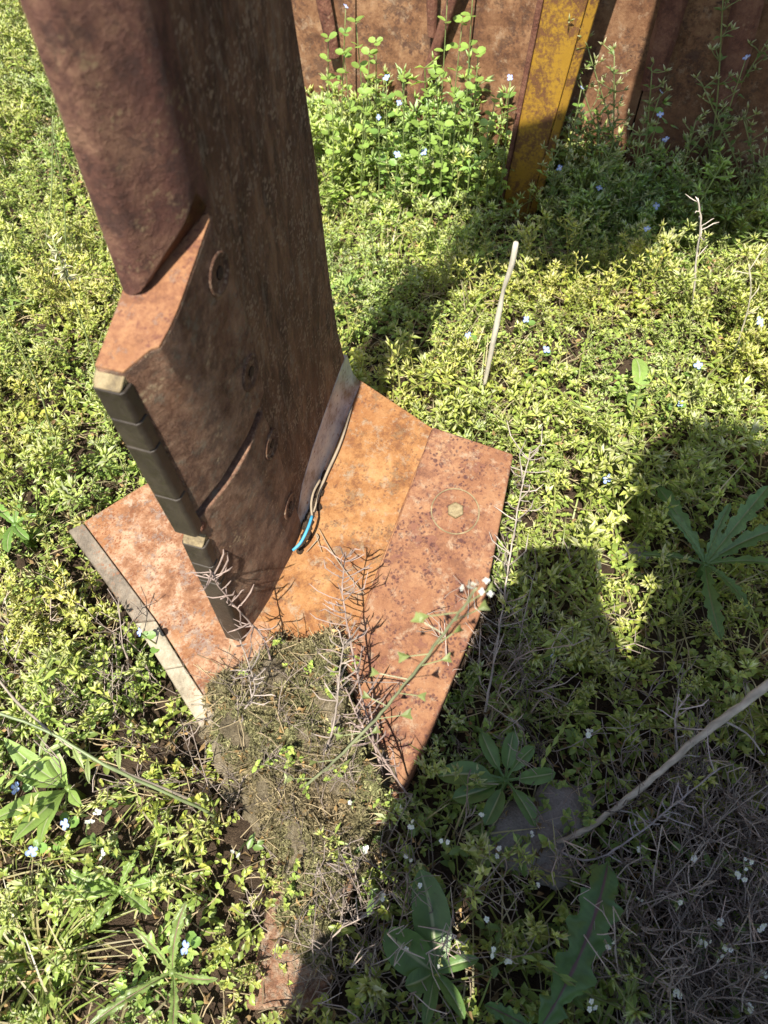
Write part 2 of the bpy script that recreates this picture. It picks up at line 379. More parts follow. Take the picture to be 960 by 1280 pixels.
# --- foot plates: every corner sits on the sloping plane of its plate
def zin(s, wv): return .058 + .23*s
def corner(px, py, zf):
    z = .06
    for _ in range(12): p = onz(px, py, z); z = zf(*sw(p))
    return onz(px, py, z)
def plate(name, corners, th, mat, zf, down=None, bevel=.0015, extra=None):
    top_ = [np.asarray(c, float) for c in corners]; bot = [p-Z3*th for p in top_]
    V, Fc = prism([bot, top_]); return mobj(name, V, Fc, mat, tine, bevel=bevel)
ctr = [corner(450, 474, zin), corner(543, 536, zin), corner(497, 660, zin), corner(450, 785, zin), corner(425, 850, zin), corner(330, 850, zin)]
inner = ctr + [TN(-.015, zin(-.015, 0), -.004), TN(.235, zin(.235, 0), -.004)]
plate('inner_wing_plate', inner, .011, M['orange'], zin)
WF = np.array([sw(corner(543, 536, zin)), sw(corner(450, 785, zin))])
def zout(s, wv):
    t = np.clip((s-WF[1][0])/(WF[0][0]-WF[1][0]), -1, 1.2); wf = WF[1][1]+(WF[0][1]-WF[1][1])*t
    return zin(s, 0) + .003 - .10*max(0, wv-wf) - .9*max(0, -.035-s)**1.3
oc = [(541, 533), (642, 567), (626, 650), (605, 757), (568, 845), (539, 915), (518, 966), (497, 1006), (478, 992), (462, 940), (445, 880), (432, 835), (448, 782), (494, 660)]
outer = plate('outer_wing_plate', [corner(x, y, zout) for x, y in oc], .012, M['wing_outer'], zout, bevel=.0018)
# plough bolt in the outer plate: ring groove, flush head, hexagon stud
bc = corner(569, 639, zout)
nrm = np.cross(corner(600, 640, zout)-bc, corner(569, 600, zout)-bc); nrm /= np.linalg.norm(nrm); nrm *= np.sign(nrm[2])
V, Fc = prism(disc_loops(bc, nrm, [.0205, .0205, .0197], [-.004, .0006, .0010], 40)); ph = mobj('plough_bolt', V, Fc, M['wing_outer'], tine, smoothf=False, bevel=.0003)
V, Fc = prism(disc_loops(bc, nrm, [.0216, .0216, .0205, .0205], [-.003, .0005, .0005, -.003], 40)); mobj('bolt_ring', V, Fc, M['braze'], ph)
V, Fc = prism(disc_loops(bc, nrm, [.0076, .0076, .0062], [-.001, .0036, .0046], 6)); mobj('hexagon_stud', V, Fc, M['braze'], ph, bevel=.0006)
sm_ = [corner(x, y, lambda s_, w_: zin(s_, 0)) for x, y in ((541, 538), (494, 661), (447, 785), (428, 845))]
mm = Mix(); V, Fc = tube_arrays(curve_pts(sm_, 30), [.0014+.0008*mnoise.noise((k*.7, 0, 0)) for k in range(31)], 6); mm.add(V, Fc); mobj('seam_line', mm.V, mm.F, M['cap_rust'], tine, smoothf=True)
# fillet of weld steel between shank and foot
wl = []
for s, zt, wb in ((.100, .100, .0235), (.119, .122, .0255), (.15, .135, .0275), (.18, .142, .029), (.215, .149, .031), (.241, .153, .0325), (.250, .150, .033)):
    zb = zin(s, 0)-.003
    wl.append([TN(s, zb, .015), TN(s+.001, zb, wb+.001), TN(s, zb+.004, wb), TN(s, zb+(zt-zb)*.38, .0215+(wb-.0215)*.42), TN(s, zb+(zt-zb)*.72, .0215+(wb-.0215)*.17), TN(s-.001, zt, .0219), TN(s-.001, zt, .015)])
V, Fc = prism(wl); mobj('weld_fillet', V, Fc, M['weld'], tine, bevel=.0008)
# left wing with its row of hard edge tiles
def zl(s, wv): return .060 + .10*s - .04*abs(min(0, wv))
lc = [(104, 652), (170, 611), (215, 585), (330, 700), (345, 850), (285, 905), (262, 880), (196, 775)]
plate('left_wing_plate', [corner(x, y, zl) for x, y in lc], .013, M['wing_left'], zl)
ea = [(104, 652), (196, 775), (231, 832), (276, 900)]; eb = [(84, 662), (168, 778), (205, 836), (250, 908)]
for k in range(3):
    t0 = corner(*ea[k], zl); t1 = corner(*ea[k+1], zl)
    def low(px, py): 
        return corner(px, py, lambda s, wv: zl(s, wv)-.008)
    b0 = low(*eb[k]); b1 = low(*eb[k+1]); g = (t1-t0)*.006
    t0 = t0+g; b0 = b0+g; t1 = t1-g; b1 = b1-g; off = (b0-t0); off[2] = 0; off *= .06
    lo = [t0-Z3*.013+off, b0-Z3*.006, b0+Z3*.0, t0+off]; hi = [t1-Z3*.013+off, b1-Z3*.006, b1, t1+off]
    V, Fc = prism([lo, hi]); mobj('edge_tile', V, Fc, M['edge'] if k == 0 else M['edge_pale'], tine, bevel=.0015)
# sole bar running forward under the clod
bar = [onz(305, 1262, .012), onz(352, 1050, .03), onz(330, 900, .036), onz(460, 900, .036), onz(486, 1015, .034), onz(452, 1060, .032), onz(405, 1262, .012)]
plate('sole_bar', bar, .03, M['bar'], zin, bevel=.004)
# unseen machine beam, added and sized to cast the shade at upper right
bx = [np.array([x, y, z]) for x, y, z in ((.195, .44, .72), (1.3, .36, .72), (1.3, .58, .72), (.195, .66, .72))]
V, Fc = prism([bx, [p+Z3*.27 for p in bx]]); mobj('shade_beam', V, Fc, M['beam'], tine, bevel=.006)
pl = [TW(.03, .56, .022), TW(.20, .56, .022), TW(.20, .56, .040), TW(.03, .56, .040)]
V, Fc = prism([pl, [p+Z3*.30 for p in pl]]); mobj('clamp_plate', V, Fc, M['beam'], tine, bevel=.003)

bk = [np.array([x, y, .58]) for x, y in ((-.035, .45), (.210, .45), (.210, .51), (-.035, .51))]  # unseen bracket, added and made tall to shade the foot of the post
V, Fc = prism([bk, [p+Z3*.33 for p in bk]]); mobj('shade_bracket', V, Fc, M['beam'], tine, bevel=.004)

# ================================================================== MACHINE BODY, POST
wall = thing('machine_body', 'rusty steel machine body behind the weeds at the top', 'machinery', (.2, 1.1, 0))
WA = np.array([.10, 1.135, 0]); WE = np.array([.93, -.37, 0]); WE /= np.linalg.norm(WE); WN = np.array([WE[1], -WE[0], 0])   # WN faces the camera
if WN[1] > 0: WN = -WN
def WP(u, z, o): return WA + WE*u + Z3*z + WN*o
def wall_panel(u0, u1):
    pr = [(.0, -.012), (.002, .004), (.03, .006), (.15, -.002), (.32, -.012), (.6, -.03), (1.1, -.05)]
    lo = [WP(u0, z, o) for z, o in pr] + [WP(u0, z, o-.012) for z, o in reversed(pr)]
    hi = [WP(u1, z, o) for z, o in pr] + [WP(u1, z, o-.012) for z, o in reversed(pr)]
    V, Fc = prism([lo, hi]); return mobj('body_panel', V, Fc, M['wall'], wall, bevel=.002)
for u0, u1 in ((-.362, -.152), (-.150, .021), (.023, .262), (.264, .50), (.502, .95)): wall_panel(u0, u1)
V, Fc = prism([[WP(-.36, .02, -.03), WP(.95, .02, -.03), WP(.95, .02, -.7), WP(-.36, .02, -.7)], [WP(-.36, 1.05, -.05), WP(.95, 1.05, -.05), WP(.95, 1.05, -.7), WP(-.36, 1.05, -.7)]])
mobj('body_shell', V, Fc, M['hole'], wall)
def wall_px(px, py, o=.02):
    r = ray(px, py); t = ((WA+WN*o-CAM)@WN)/(r@WN); return CAM+r*t
def rib(p0, p1, wd, th, bend=0):
    a = wall_px(*p0, .012+th); b2 = wall_px(*p1, .010+th); up_ = (a-b2); up_ /= np.linalg.norm(up_); a = a+up_*.25
    side = np.cross(up_, WN); rings = []
    for t in np.linspace(0, 1, 7):
        c = a+(b2-a)*t + WN*bend*math.sin(t*3.1); wq = wd*(1 if t < .95 else .78)
        rings.append([c+side*wq, c+side*wq*.6+WN*th, c-side*wq*.6+WN*th, c-side*wq, c-side*wq*.6-WN*th, c+side*wq*.6-WN*th])
    V, Fc = prism(rings); mobj('scraper_bar', V, Fc, M['rib'], wall, bevel=.002)
rib((402, -10), (418, 72), .012, .006); rib((540, -10), (540, 46), .0085, .006); rib((538, 82), (521, 134), .008, .005, 0)
rib((846, -10), (812, 112), .016, .009); rib((938, -10), (905, 130), .018, .009)

post = thing('yellow_post', 'upright steel post with chipped yellow paint in front of rusty machine', 'post', (.2, 1.0, -.06))
pb = onz(655, 275, -.056); pw, pdp = .037, .030
ang = math.radians(-14); e1 = np.array([math.cos(ang), math.sin(ang), 0]); e2 = np.array([-e1[1], e1[0], 0])
def pp(u, v, z): return pb + e1*u*(.76+.62*(z+.06)) + e2*v + Z3*(z-pb[2]) - e2*.04*(z+.06) + e1*.07*(z-.14)
web = [(-pw+.0085, 0), (pw-.0135, 0), (pw-.0135, .006), (-pw+.0085, .006)]
V, Fc = prism([[pp(u, v, -.09) for u, v in web], [pp(u, v, .75) for u, v in web]]); mobj('web', V, Fc, M['yellow'], post, bevel=.0012)
fr = [(pw-.013, -.004), (pw, -.004), (pw+.002, .03), (pw-.010, .03)]
V, Fc = prism([[pp(u, v, -.09) for u, v in fr], [pp(u, v, .75) for u, v in fr]]); mobj('flange', V, Fc, M['yellow_edge'], post, bevel=.002)
fl_ = [(-pw, -.002), (-pw+.008, -.003), (-pw+.008, .03), (-pw, .03)]
V, Fc = prism([[pp(u, v, -.09) for u, v in fl_], [pp(u, v, .75) for u, v in fl_]]); mobj('flange', V, Fc, M['rib'], post, bevel=.002)

# ================================================================== CLOD OF MOSSY SOIL
poly = np.array([(250, 885), (290, 850), (338, 818), (350, 800), (380, 812), (420, 792), (440, 820), (442, 870), (468, 935), (486, 1000), (468, 1040), (448, 1100), (432, 1180), (405, 1225), (362, 1205), (330, 1150), (340, 1085), (318, 1010), (285, 950)], float)
def inside(px, py, P):
    c = np.zeros(np.shape(px), bool); j = len(P)-1
    for i in range(len(P)):
        (xi, yi), (xj, yj) = P[i], P[j]
        hit = ((yi > py) != (yj > py)) & (px < (xj-xi)*(py-yi)/(yj-yi+1e-9)+xi); c ^= hit; j = i
    return c
def edge_dist(px, py, P):
    d = np.full(np.shape(px), 1e9)
    for i in range(len(P)):
        a, b2 = P[i-1], P[i]; ab = b2-a; t = np.clip(((px-a[0])*ab[0]+(py-a[1])*ab[1])/(ab@ab), 0, 1)
        d = np.minimum(d, np.hypot(px-a[0]-t*ab[0], py-a[1]-t*ab[1]))
    return d
cpoly = np.array([onz(x, y, .045)[:2] for x, y in poly])
xs = np.linspace(cpoly[:, 0].min()-.01, cpoly[:, 0].max()+.01, 110); ys = np.linspace(cpoly[:, 1].min()-.01, cpoly[:, 1].max()+.01, 190)
def clod_z(x, y):
    d = edge_dist(np.array(x), np.array(y), cpoly); ins = inside(np.array(x), np.array(y), cpoly); d = float(d)*(1 if ins else -1)
    d += .009*mnoise.noise((x*60, y*60, 1)) + .004*mnoise.noise((x*160, y*160, 7))
    base = .020 + .048*float(smooth(.06, .20, y)) 
    h = float(smooth(-.004, .014, d))
    rough = .015*mnoise.noise((x*38, y*38, 2)) + .006*mnoise.noise((x*110, y*110, 3)) + .0035*mnoise.noise((x*300, y*300, 4))
    return (base + .012 + rough)*h + (base-.035)*(1-h), d
CV = []; keep = []
for y in ys:
    for x in xs:
        z, d = clod_z(x, y); CV.append((x, y, z)); keep.append(d > -.012)
CF = []; n = len(xs)
for j in range(len(ys)-1):
    for i in range(n-1):
        q = (j*n+i, j*n+i+1, (j+1)*n+i+1, (j+1)*n+i)
        if all(keep[k] for k in q): CF.append(q)
clod = mobj('soil_clod', CV, CF, M['clod'], origin=(-.07, .15, .02), smoothf=True)
bmx = bmesh.new(); bmx.from_mesh(clod.data); bmesh.ops.delete(bmx, geom=[v for v in bmx.verts if not v.link_faces], context='VERTS'); bmx.to_mesh(clod.data); bmx.free()
tag(clod, 'clod of moss-grown soil caked on the nose of the rusty tine foot', 'soil clod')

# ================================================================== WEEDS IN MASS
class Acc:
    def __init__(s): s.V = []; s.F = []; s.C = []; s.n = 0
    def add(s, V, F, C):
        s.V.append(V.astype(np.float32)); s.F.append((F+s.n).astype(np.int32)); s.C.append(C.astype(np.float32)); s.n += len(V)
    def inst(s, tpl, pos, R, scale, tint):
        V, F, C = tpl; k = len(pos); n_ = len(V)
        if k == 0: return
        W_ = np.einsum('kij,vj->kvi', R, V)*scale[:, None, None] + pos[:, None, :]
        Cc = C[None]*tint[:, None, :]
        Fk = F[None]+(np.arange(k)*n_)[:, None, None]
        s.add(W_.reshape(-1, 3), Fk.reshape(-1, 3), Cc.reshape(-1, 3))
    def build(s, name, mat, parent=None, flat=False):
        V = np.concatenate(s.V); Fc = np.concatenate(s.F); C = np.concatenate(s.C); me = bpy.data.meshes.new(name)
        if parent is not None: V = V-np.array(world_loc(parent))
        me.vertices.add(len(V)); me.vertices.foreach_set('co', V.ravel().astype(np.float32))
        me.loops.add(len(Fc)*3); me.loops.foreach_set('vertex_index', Fc.ravel())
        me.polygons.add(len(Fc)); me.polygons.foreach_set('loop_start', np.arange(0, len(Fc)*3, 3, dtype=np.int32))
        me.update(calc_edges=True)
        a = me.color_attributes.new('tint', 'FLOAT_COLOR', 'POINT'); t = np.ones((len(V), 4), np.float32); t[:, :3] = np.clip(C, 0, 1); a.data.foreach_set('color', t.ravel())
        me.materials.append(mat); o = bpy.data.objects.new(name, me); link(o, parent)
        me.polygons.foreach_set('use_smooth', [True]*len(me.polygons)); return o
def tri(F): 
    out = []
    for f in F:
        for i in range(1, len(f)-1): out.append((f[0], f[i], f[i+1]))
    return np.array(out, int)
def frame(d, roll=0):
    d = np.asarray(d, float); d = d/np.linalg.norm(d); s_ = np.cross(d, Z3)
    if np.linalg.norm(s_) < 1e-4: s_ = RT
    s_ = s_/np.linalg.norm(s_); u_ = np.cross(s_, d); c, q = math.cos(roll), math.sin(roll)
    return d, s_*c+u_*q, u_*c-s_*q
class Tpl:
    def __init__(s): s.V = []; s.F = []; s.C = []
    def leaf(s, p, d, L, W, col, roll=0, fold=.25, curl=.15, wide=.45):
        d, sd, u = frame(d, roll); o = len(s.V); p = np.asarray(p, float)
        pts = [p, p+d*L*wide+sd*W*.5+u*W*fold, p+d*L*wide-u*W*.05, p+d*L*wide-sd*W*.5+u*W*fold, p+d*L-u*L*curl]
        s.V += pts; s.F += [(o, o+1, o+2), (o+1, o+4, o+2), (o, o+2, o+3), (o+2, o+4, o+3)]
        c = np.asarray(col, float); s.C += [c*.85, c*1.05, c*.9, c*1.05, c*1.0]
    def leaf6(s, p, d, L, W, col, roll=0, fold=.2, curl=.2):
        """rounder leaf"""
        d, sd, u = frame(d, roll); o = len(s.V); p = np.asarray(p, float)
        pts = [p, p+d*L*.28+sd*W*.46+u*W*fold, p+d*L*.72+sd*W*.40+u*W*fold*.7, p+d*L-u*L*curl, p+d*L*.72-sd*W*.40+u*W*fold*.7, p+d*L*.28-sd*W*.46+u*W*fold, p+d*L*.5]
        s.V += pts; s.F += [(o, o+1, o+6), (o+1, o+2, o+6), (o+2, o+3, o+6), (o+3, o+4, o+6), (o+4, o+5, o+6), (o+5, o, o+6)]
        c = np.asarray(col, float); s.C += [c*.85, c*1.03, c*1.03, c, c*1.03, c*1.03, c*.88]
    def pod(s, p, d, L, W, c0, c1):
        d, sd, u = frame(d, random.random()*3); o = len(s.V); p = np.asarray(p, float); m = p+d*L*.38
        s.V += [p, m+sd*W, m+(u*.87-sd*.5)*W, m-(u*.87+sd*.5)*W, p+d*L]
        for i in range(3):
            j = (i+1) % 3; s.F += [(o, o+1+j, o+1+i), (o+1+i, o+1+j, o+4)]
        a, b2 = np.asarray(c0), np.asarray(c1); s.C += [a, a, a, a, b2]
    def stem(s, pts, r0, r1, col, sides=3):
        V, Fc = tube_arrays(pts, list(np.linspace(r0, r1, len(pts))), sides); o = len(s.V); s.V += V
        s.F += [tuple(np.array(t)+o) for t in tri(Fc[:-2])]; s.C += [np.asarray(col, float)]*len(V)
    def get(s): return np.array(s.V), np.array(s.F, int), np.array(s.C)
def rdir(el_lo, el_hi):
    a = random.uniform(0, 2*math.pi); e = random.uniform(el_lo, el_hi); return np.array([math.cos(a)*math.cos(e), math.sin(a)*math.cos(e), math.sin(e)])
YG = np.array([.47, .53, .125]); PALE = np.array([.70, .71, .38]); GR = np.array([.23, .36, .065]); STEMC = np.array([.38, .39, .14]); TIPC = np.array([.74, .72, .42])

def mouse_ear(h=.05, heads=3, rich=1.0):
    t = Tpl(); lean = rdir(.9, 1.4); top = lean*h; mid = top*.5+np.array([random.uniform(-.2, .2), random.uniform(-.2, .2), .1])*h*.5
    st = curve_pts([(0, 0, 0), mid, top], 5); t.stem(st[::2]+[st[-1]] if len(st[::2]) and not np.allclose(st[::2][-1], st[-1]) else st[::2], .0009, .0006, STEMC)
    az = random.random()*3
    for k in range(1, 6):
        p = st[k]
        for q in range(2):
            a = az+k*1.57+q*math.pi; e = random.uniform(.1, .7); L = random.uniform(.006, .0105)*(1.1-.08*k)
            t.leaf(p, (math.cos(a)*math.cos(e), math.sin(a)*math.cos(e), math.sin(e)), L, L*random.uniform(.26, .42), (GR*.5+YG*.5)*random.uniform(.8, 1.15), random.uniform(-.3, .3), .2, .12)
    for q in range(heads):
        d = rdir(.5, 1.3)+lean*.4; d /= np.linalg.norm(d); L = random.uniform(.008, .02); e0 = st[-1]; e1_ = e0+d*L; t.stem([e0, e1_], .0006, .00045, STEMC)
        a0 = random.random()*6
        for j in range(random.randint(3, 5)):
            dd = rdir(.0, 1.2)*.9+d*.55; pe = e1_+dd/np.linalg.norm(dd)*random.uniform(.001, .004)
            LL = random.uniform(.006, .0098); t.pod(pe, dd, LL, LL*random.uniform(.12, .18), YG*random.uniform(.95, 1.25), TIPC*random.uniform(.7, 1.0))
            if random.random() < .45: t.leaf(pe, dd+rdir(-.5, .5)*.5, LL*.9, LL*.3, PALE*random.uniform(.7, 1.05))
        for j in range(2):
            a = a0+j*3.14; t.leaf(e1_, (math.cos(a), math.sin(a), .35), .0065, .0027, YG*random.uniform(.9, 1.2))
    return t.get()
def chick(h=.035):
    """low leafy sprig with small oval leaves"""
    t = Tpl(); lean = rdir(.5, 1.3); st = curve_pts([(0, 0, 0), lean*h*.5+rdir(-.2, .2)*h*.15, lean*h], 4); t.stem(st, .0008, .0006, STEMC*.9)
    for k in range(1, 5):
        az = random.random()*3
        for q in range(2):
            a = az+q*math.pi; e = random.uniform(-.1, .6); L = random.uniform(.005, .010)
            t.leaf6(st[k], (math.cos(a)*math.cos(e), math.sin(a)*math.cos(e), math.sin(e)), L, L*.62, (GR*.65+YG*.35)*random.uniform(.75, 1.25), random.uniform(-.4, .4))
    for q in range(4):
        t.leaf6(st[-1], rdir(.2, 1.1), random.uniform(.004, .007), .0035, YG*random.uniform(.85, 1.1))
    return t.get()
def litter():
    t = Tpl(); d = rdir(-.1, .35); L = random.uniform(.012, .04); t.stem(curve_pts([(0, 0, 0), d*L*.5+rdir(-.4, .5)*L*.12, d*L], 3), .0006, .0004, np.array([.42, .33, .19])*random.uniform(.5, 1.15))
    for q in range(random.randint(0, 2)): t.leaf(d*L*random.random(), rdir(-.2, .5), random.uniform(.005, .011), .004, np.array([.40, .26, .11])*random.uniform(.5, 1.2), random.random()*3, .4, .3)
    return t.get()
def rotz(a):
    c, s_ = np.cos(a), np.sin(a); R = np.zeros((len(a), 3, 3)); R[:, 0, 0] = c; R[:, 0, 1] = -s_; R[:, 1, 0] = s_; R[:, 1, 1] = c; R[:, 2, 2] = 1; return R

foot = np.array([corner(x, y, zout)[:2] for x, y in ((450, 470), (545, 530), (645, 566), (632, 650), (606, 760), (548, 915), (505, 1010))] + [onz(x, y, .04)[:2] for x, y in ((455, 1060), (428, 1150), (392, 1245), (322, 1245), (355, 1130), (318, 1010), (250, 900), (160, 770), (80, 662), (172, 606), (300, 560))])
def blocked(x, y, marg=0.0):
    ins = inside(x, y, foot)
    if marg: ins |= edge_dist(x, y, foot) < marg
    return ins
def vnoise(x, y, f, seed):
    out = np.empty(len(x))
    for i in range(len(x)): out[i] = mnoise.noise((x[i]*f+seed*13.1, y[i]*f-seed*7.7, seed))
    return out
def scatter(n, x0, x1, y0, y1, marg=0):
    x = RNG.uniform(x0, x1, n); y = RNG.uniform(y0, y1, n); k = ~blocked(x, y, marg)
    du = (x-WA[0])*WN[0]+(y-WA[1])*WN[1]
    k &= (du > -.05) | (x < -.25)
    k &= (x > -.36-.26*(y-.2)-.18) & (x < .36+.36*y)
    return x[k], y[k]
def outskirts(n):
    """spots round the picture's own patch of weeds"""
    x = RNG.uniform(-1.15, 1.45, n); y = RNG.uniform(-.55, 1.75, n)
    core = (x > -.54-.26*(y-.2)) & (x < .36+.36*y) & (y > -.06)
    k = ~core & ~blocked(x, y) & ((((x-WA[0])*WN[0]+(y-WA[1])*WN[1]) > -.05) | (x < -.25))
    k &= ((x-.1)/.24)**2+((y+.3)/.22)**2 > 1
    return x[k], y[k]
def pxy(x, y, z=.04):
    """picture position of ground points, only used to choose which plant grows where"""
    d = np.stack([x, y, np.full_like(x, z)-CAM_H], 1); kk = np.maximum(d@FW, .02)
    return 480+F_PX*(d@RT)/kk, 640-F_PX*(d@UP)/kk
def zone_tint(x, y, amount=.22):
    g = vnoise(x, y, 7, 1); q = vnoise(x, y, 19, 2)
    t = np.ones((len(x), 3)); t[:, 0] *= 1+amount*g+.10*q; t[:, 1] *= 1+.10*q; t[:, 2] *= 1+.35*q-.2*g
    t *= RNG.uniform(.8, 1.18, (len(x), 1)); return t

def wispy():
    """long loose stem with star-like clusters of narrow pods"""
    t = Tpl(); lean = rdir(.45, 1.35); h = random.uniform(.06, .105); st = curve_pts([(0, 0, 0), lean*h*.5+rdir(-.3, .6)*h*.12, lean*h+rdir(-.6, .2)*h*.12], 8); t.stem(st, .0009, .0005, STEMC*random.uniform(.8, 1.1))
    for k in range(3, 9):
        a = random.random()*6
        for q in range(2):
            aa = a+q*math.pi; dd = np.array([math.cos(aa), math.sin(aa), random.uniform(.3, 1.0)]); dd /= np.linalg.norm(dd); L = random.uniform(.006, .016)
            if random.random() < .55:
                e_ = st[k]+dd*L; t.stem([st[k], e_], .0005, .0004, STEMC)
                for j in range(random.randint(3, 6)): t.pod(e_, rdir(-.2, 1.2)+dd*.3, random.uniform(.006, .0095), .0010, YG*random.uniform(.9, 1.2), TIPC*random.uniform(.7, 1))
            t.leaf(st[k], dd*np.array([1, 1, .3]), random.uniform(.007, .012), .003, GR*.5+YG*.5, random.uniform(-.4, .4))
    return t.get()
tops = [mouse_ear(random.uniform(.03, .065), random.randint(2, 4)) for _ in range(22)] + [wispy() for _ in range(12)]
low_ = [chick(random.uniform(.02, .045)) for _ in range(24)]
lits = [litter() for _ in range(24)]
acc = Acc()
x, y = scatter(11500, -.85, .95, -.06, 1.75, .0)
X, Y = pxy(x, y)
den = vnoise(x, y, 9, 4)
# thinner where the photograph shows bare litter and other plants (lower left, lower right)
p = np.clip(.80+1.0*den, .06, 1); p = np.where((X > 615) & (X < 695) & (Y > 185) & (Y < 300), .12, p); p = np.where((Y > 880) & (X < 330), p*.42, p); p = np.where((Y > 800) & (X > 600), p*.42, p); p = np.where((Y > 1000) & (X > 430), p*.4, p)
p = np.where((X > 380) & (X < 640) & (Y < 240), p*.6, p)
k = RNG.random(len(x)) < p; x, y = x[k], y[k]; tn = zone_tint(x, y)
near = edge_dist(x, y, foot) < .03
v = RNG.integers(0, len(tops), len(x)); sc = RNG.uniform(.6, 1.3, len(x))*np.where(near, .85, 1)*np.clip(1+.55*vnoise(x, y, 6, 12), .7, 1.35); z = ground_z(x, y)
for i in range(len(tops)):
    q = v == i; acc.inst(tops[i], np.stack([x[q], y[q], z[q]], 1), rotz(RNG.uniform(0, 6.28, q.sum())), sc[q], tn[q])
for px0, px1, py0, py1, nn, s0, s1 in ((385, 640, 105, 235, 330, 1.2, 2.1), (690, 990, 215, 300, 260, 1.1, 1.9)):
    P_ = np.array([onz(RNG.uniform(px0, px1), RNG.uniform(py0, py1), -.02) for _ in range(nn)]); P_[:, 2] = ground_z(P_[:, 0], P_[:, 1])
    P_ = P_[((P_-WA)@WN) > .01]; v = RNG.integers(0, len(tops), len(P_)); tn = zone_tint(P_[:, 0], P_[:, 1])*np.array([.88, 1, .9])
    for i in range(len(tops)):
        q = v == i; acc.inst(tops[i], P_[q], rotz(RNG.uniform(0, 6.28, q.sum())), RNG.uniform(s0, s1, q.sum()), tn[q])
x, y = outskirts(3600); v = RNG.integers(0, len(tops), len(x)); z = ground_z(x, y); tn = zone_tint(x, y); sc = RNG.uniform(.9, 1.5, len(x))
for i in range(len(tops)):
    q = v == i; acc.inst(tops[i], np.stack([x[q], y[q], z[q]], 1), rotz(RNG.uniform(0, 6.28, q.sum())), sc[q], tn[q])
mass = acc.build('mouse_ear_weeds', M['leaf']); tag(mass, 'carpet of pale yellow-green mouse-ear weeds with pointed seed pods', 'weeds', kind='stuff')
acc = Acc()
x, y = scatter(20000, -.85, .95, -.06, 1.75, .0); X, Y = pxy(x, y)
den = vnoise(x, y, 12, 9); p = np.clip(.8+.7*den, .15, 1); p = np.where((Y > 850) & (X < 330), p*.75, p)
p = np.where((X > 615) & (X < 695) & (Y > 185) & (Y < 300), .3, p)
k = RNG.random(len(x)) < p; x, y = x[k], y[k]; tn = zone_tint(x, y, .3)
v = RNG.integers(0, len(low_), len(x)); sc = RNG.uniform(.55, 1.05, len(x)); z = ground_z(x, y)
for i in range(len(low_)):
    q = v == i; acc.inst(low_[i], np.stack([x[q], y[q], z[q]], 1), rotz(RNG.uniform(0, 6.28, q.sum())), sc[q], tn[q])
x, y = outskirts(4200); v = RNG.integers(0, len(low_), len(x)); z = ground_z(x, y); tn = zone_tint(x, y, .3); sc = RNG.uniform(.8, 1.4, len(x))
for i in range(len(low_)):
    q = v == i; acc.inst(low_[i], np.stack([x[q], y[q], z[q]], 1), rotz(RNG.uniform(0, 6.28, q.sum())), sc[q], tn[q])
o = acc.build('chickweed', M['leaf']); tag(o, 'low green chickweed leaves filling the ground between the taller weeds', 'weeds', kind='stuff')
# loose grass blades and straws
def grass_sprig():
    t = Tpl()
    for q in range(random.randint(3, 6)):
        d = rdir(.4, 1.4); L = random.uniform(.03, .085); c = np.array(random.choice([(.34, .40, .10), (.28, .36, .08), (.52, .46, .24), (.60, .52, .32)]))*random.uniform(.75, 1.1)
        st = curve_pts([(0, 0, 0), d*L*.5, d*L*.9+np.array([d[0], d[1], -.6])*L*.2], 5); V0 = []; o_ = len(t.V); sd = np.cross(d, Z3); sd /= np.linalg.norm(sd)
        for i, p_ in enumerate(st):
            wd = .0009*(1-.8*(i/5)**2); t.V += [p_-sd*wd, p_+sd*wd]; t.C += [c, c]
        for i in range(5): t.F += [(o_+2*i, o_+2*i+1, o_+2*i+3), (o_+2*i, o_+2*i+3, o_+2*i+2)]
    return t.get()
gs = [grass_sprig() for _ in range(20)]; acc = Acc(); x, y = scatter(5600, -.85, .95, -.06, 1.75, .0); X, Y = pxy(x, y); p = np.clip(.45+1.2*vnoise(x, y, 5, 21), .05, 1); k = RNG.random(len(x)) < p; x, y = x[k], y[k]; v = RNG.integers(0, 20, len(x)); z = ground_z(x, y)
for i in range(20):
    q = v == i; acc.inst(gs[i], np.stack([x[q], y[q], z[q]], 1), rotz(RNG.uniform(0, 6.28, q.sum())), RNG.uniform(.6, 1.1, q.sum()), np.ones((q.sum(), 3))*RNG.uniform(.8, 1.15, (q.sum(), 1)))
o = acc.build('loose_grass', M['leaf']); tag(o, 'thin grass blades and straws standing loosely among the weeds', 'grass', kind='stuff')
acc = Acc()
x, y = scatter(16000, -.85, .95, -.06, 1.75, .0); v = RNG.integers(0, len(lits), len(x)); z = ground_z(x, y)+RNG.uniform(.002, .026, len(x))
tn = np.ones((len(x), 3))*RNG.uniform(.7, 1.2, (len(x), 1))
for i in range(len(lits)):
    q = v == i; acc.inst(lits[i], np.stack([x[q], y[q], z[q]], 1), rotz(RNG.uniform(0, 6.28, q.sum())), np.ones(q.sum()), tn[q])
o = acc.build('dry_litter', M['dry']); tag(o, 'dry brown stems and dead leaves lying between the weeds', 'plant litter', kind='stuff')
def wisp():
    t = Tpl(); h = random.uniform(.05, .11); d = rdir(.6, 1.4); c = np.array([.40, .32, .26])*random.uniform(.6, 1.25)
    st = curve_pts([(0, 0, 0), d*h*.5+rdir(0, .5)*h*.1, d*h+rdir(-.2, .2)*h*.15], 6); t.stem(st, .0007, .0004, c)
    for q in range(9):
        p_ = st[random.randint(1, 6)]; dd = rdir(.0, .9)+d*.6; dd /= np.linalg.norm(dd); L = random.uniform(.008, .028); t.stem([p_, p_+dd*L*.5+rdir(-.5, .5)*L*.1, p_+dd*L], .0004, .0003, c*random.uniform(.8, 1.3))
    return t.get()
ws_ = [wisp() for _ in range(10)]
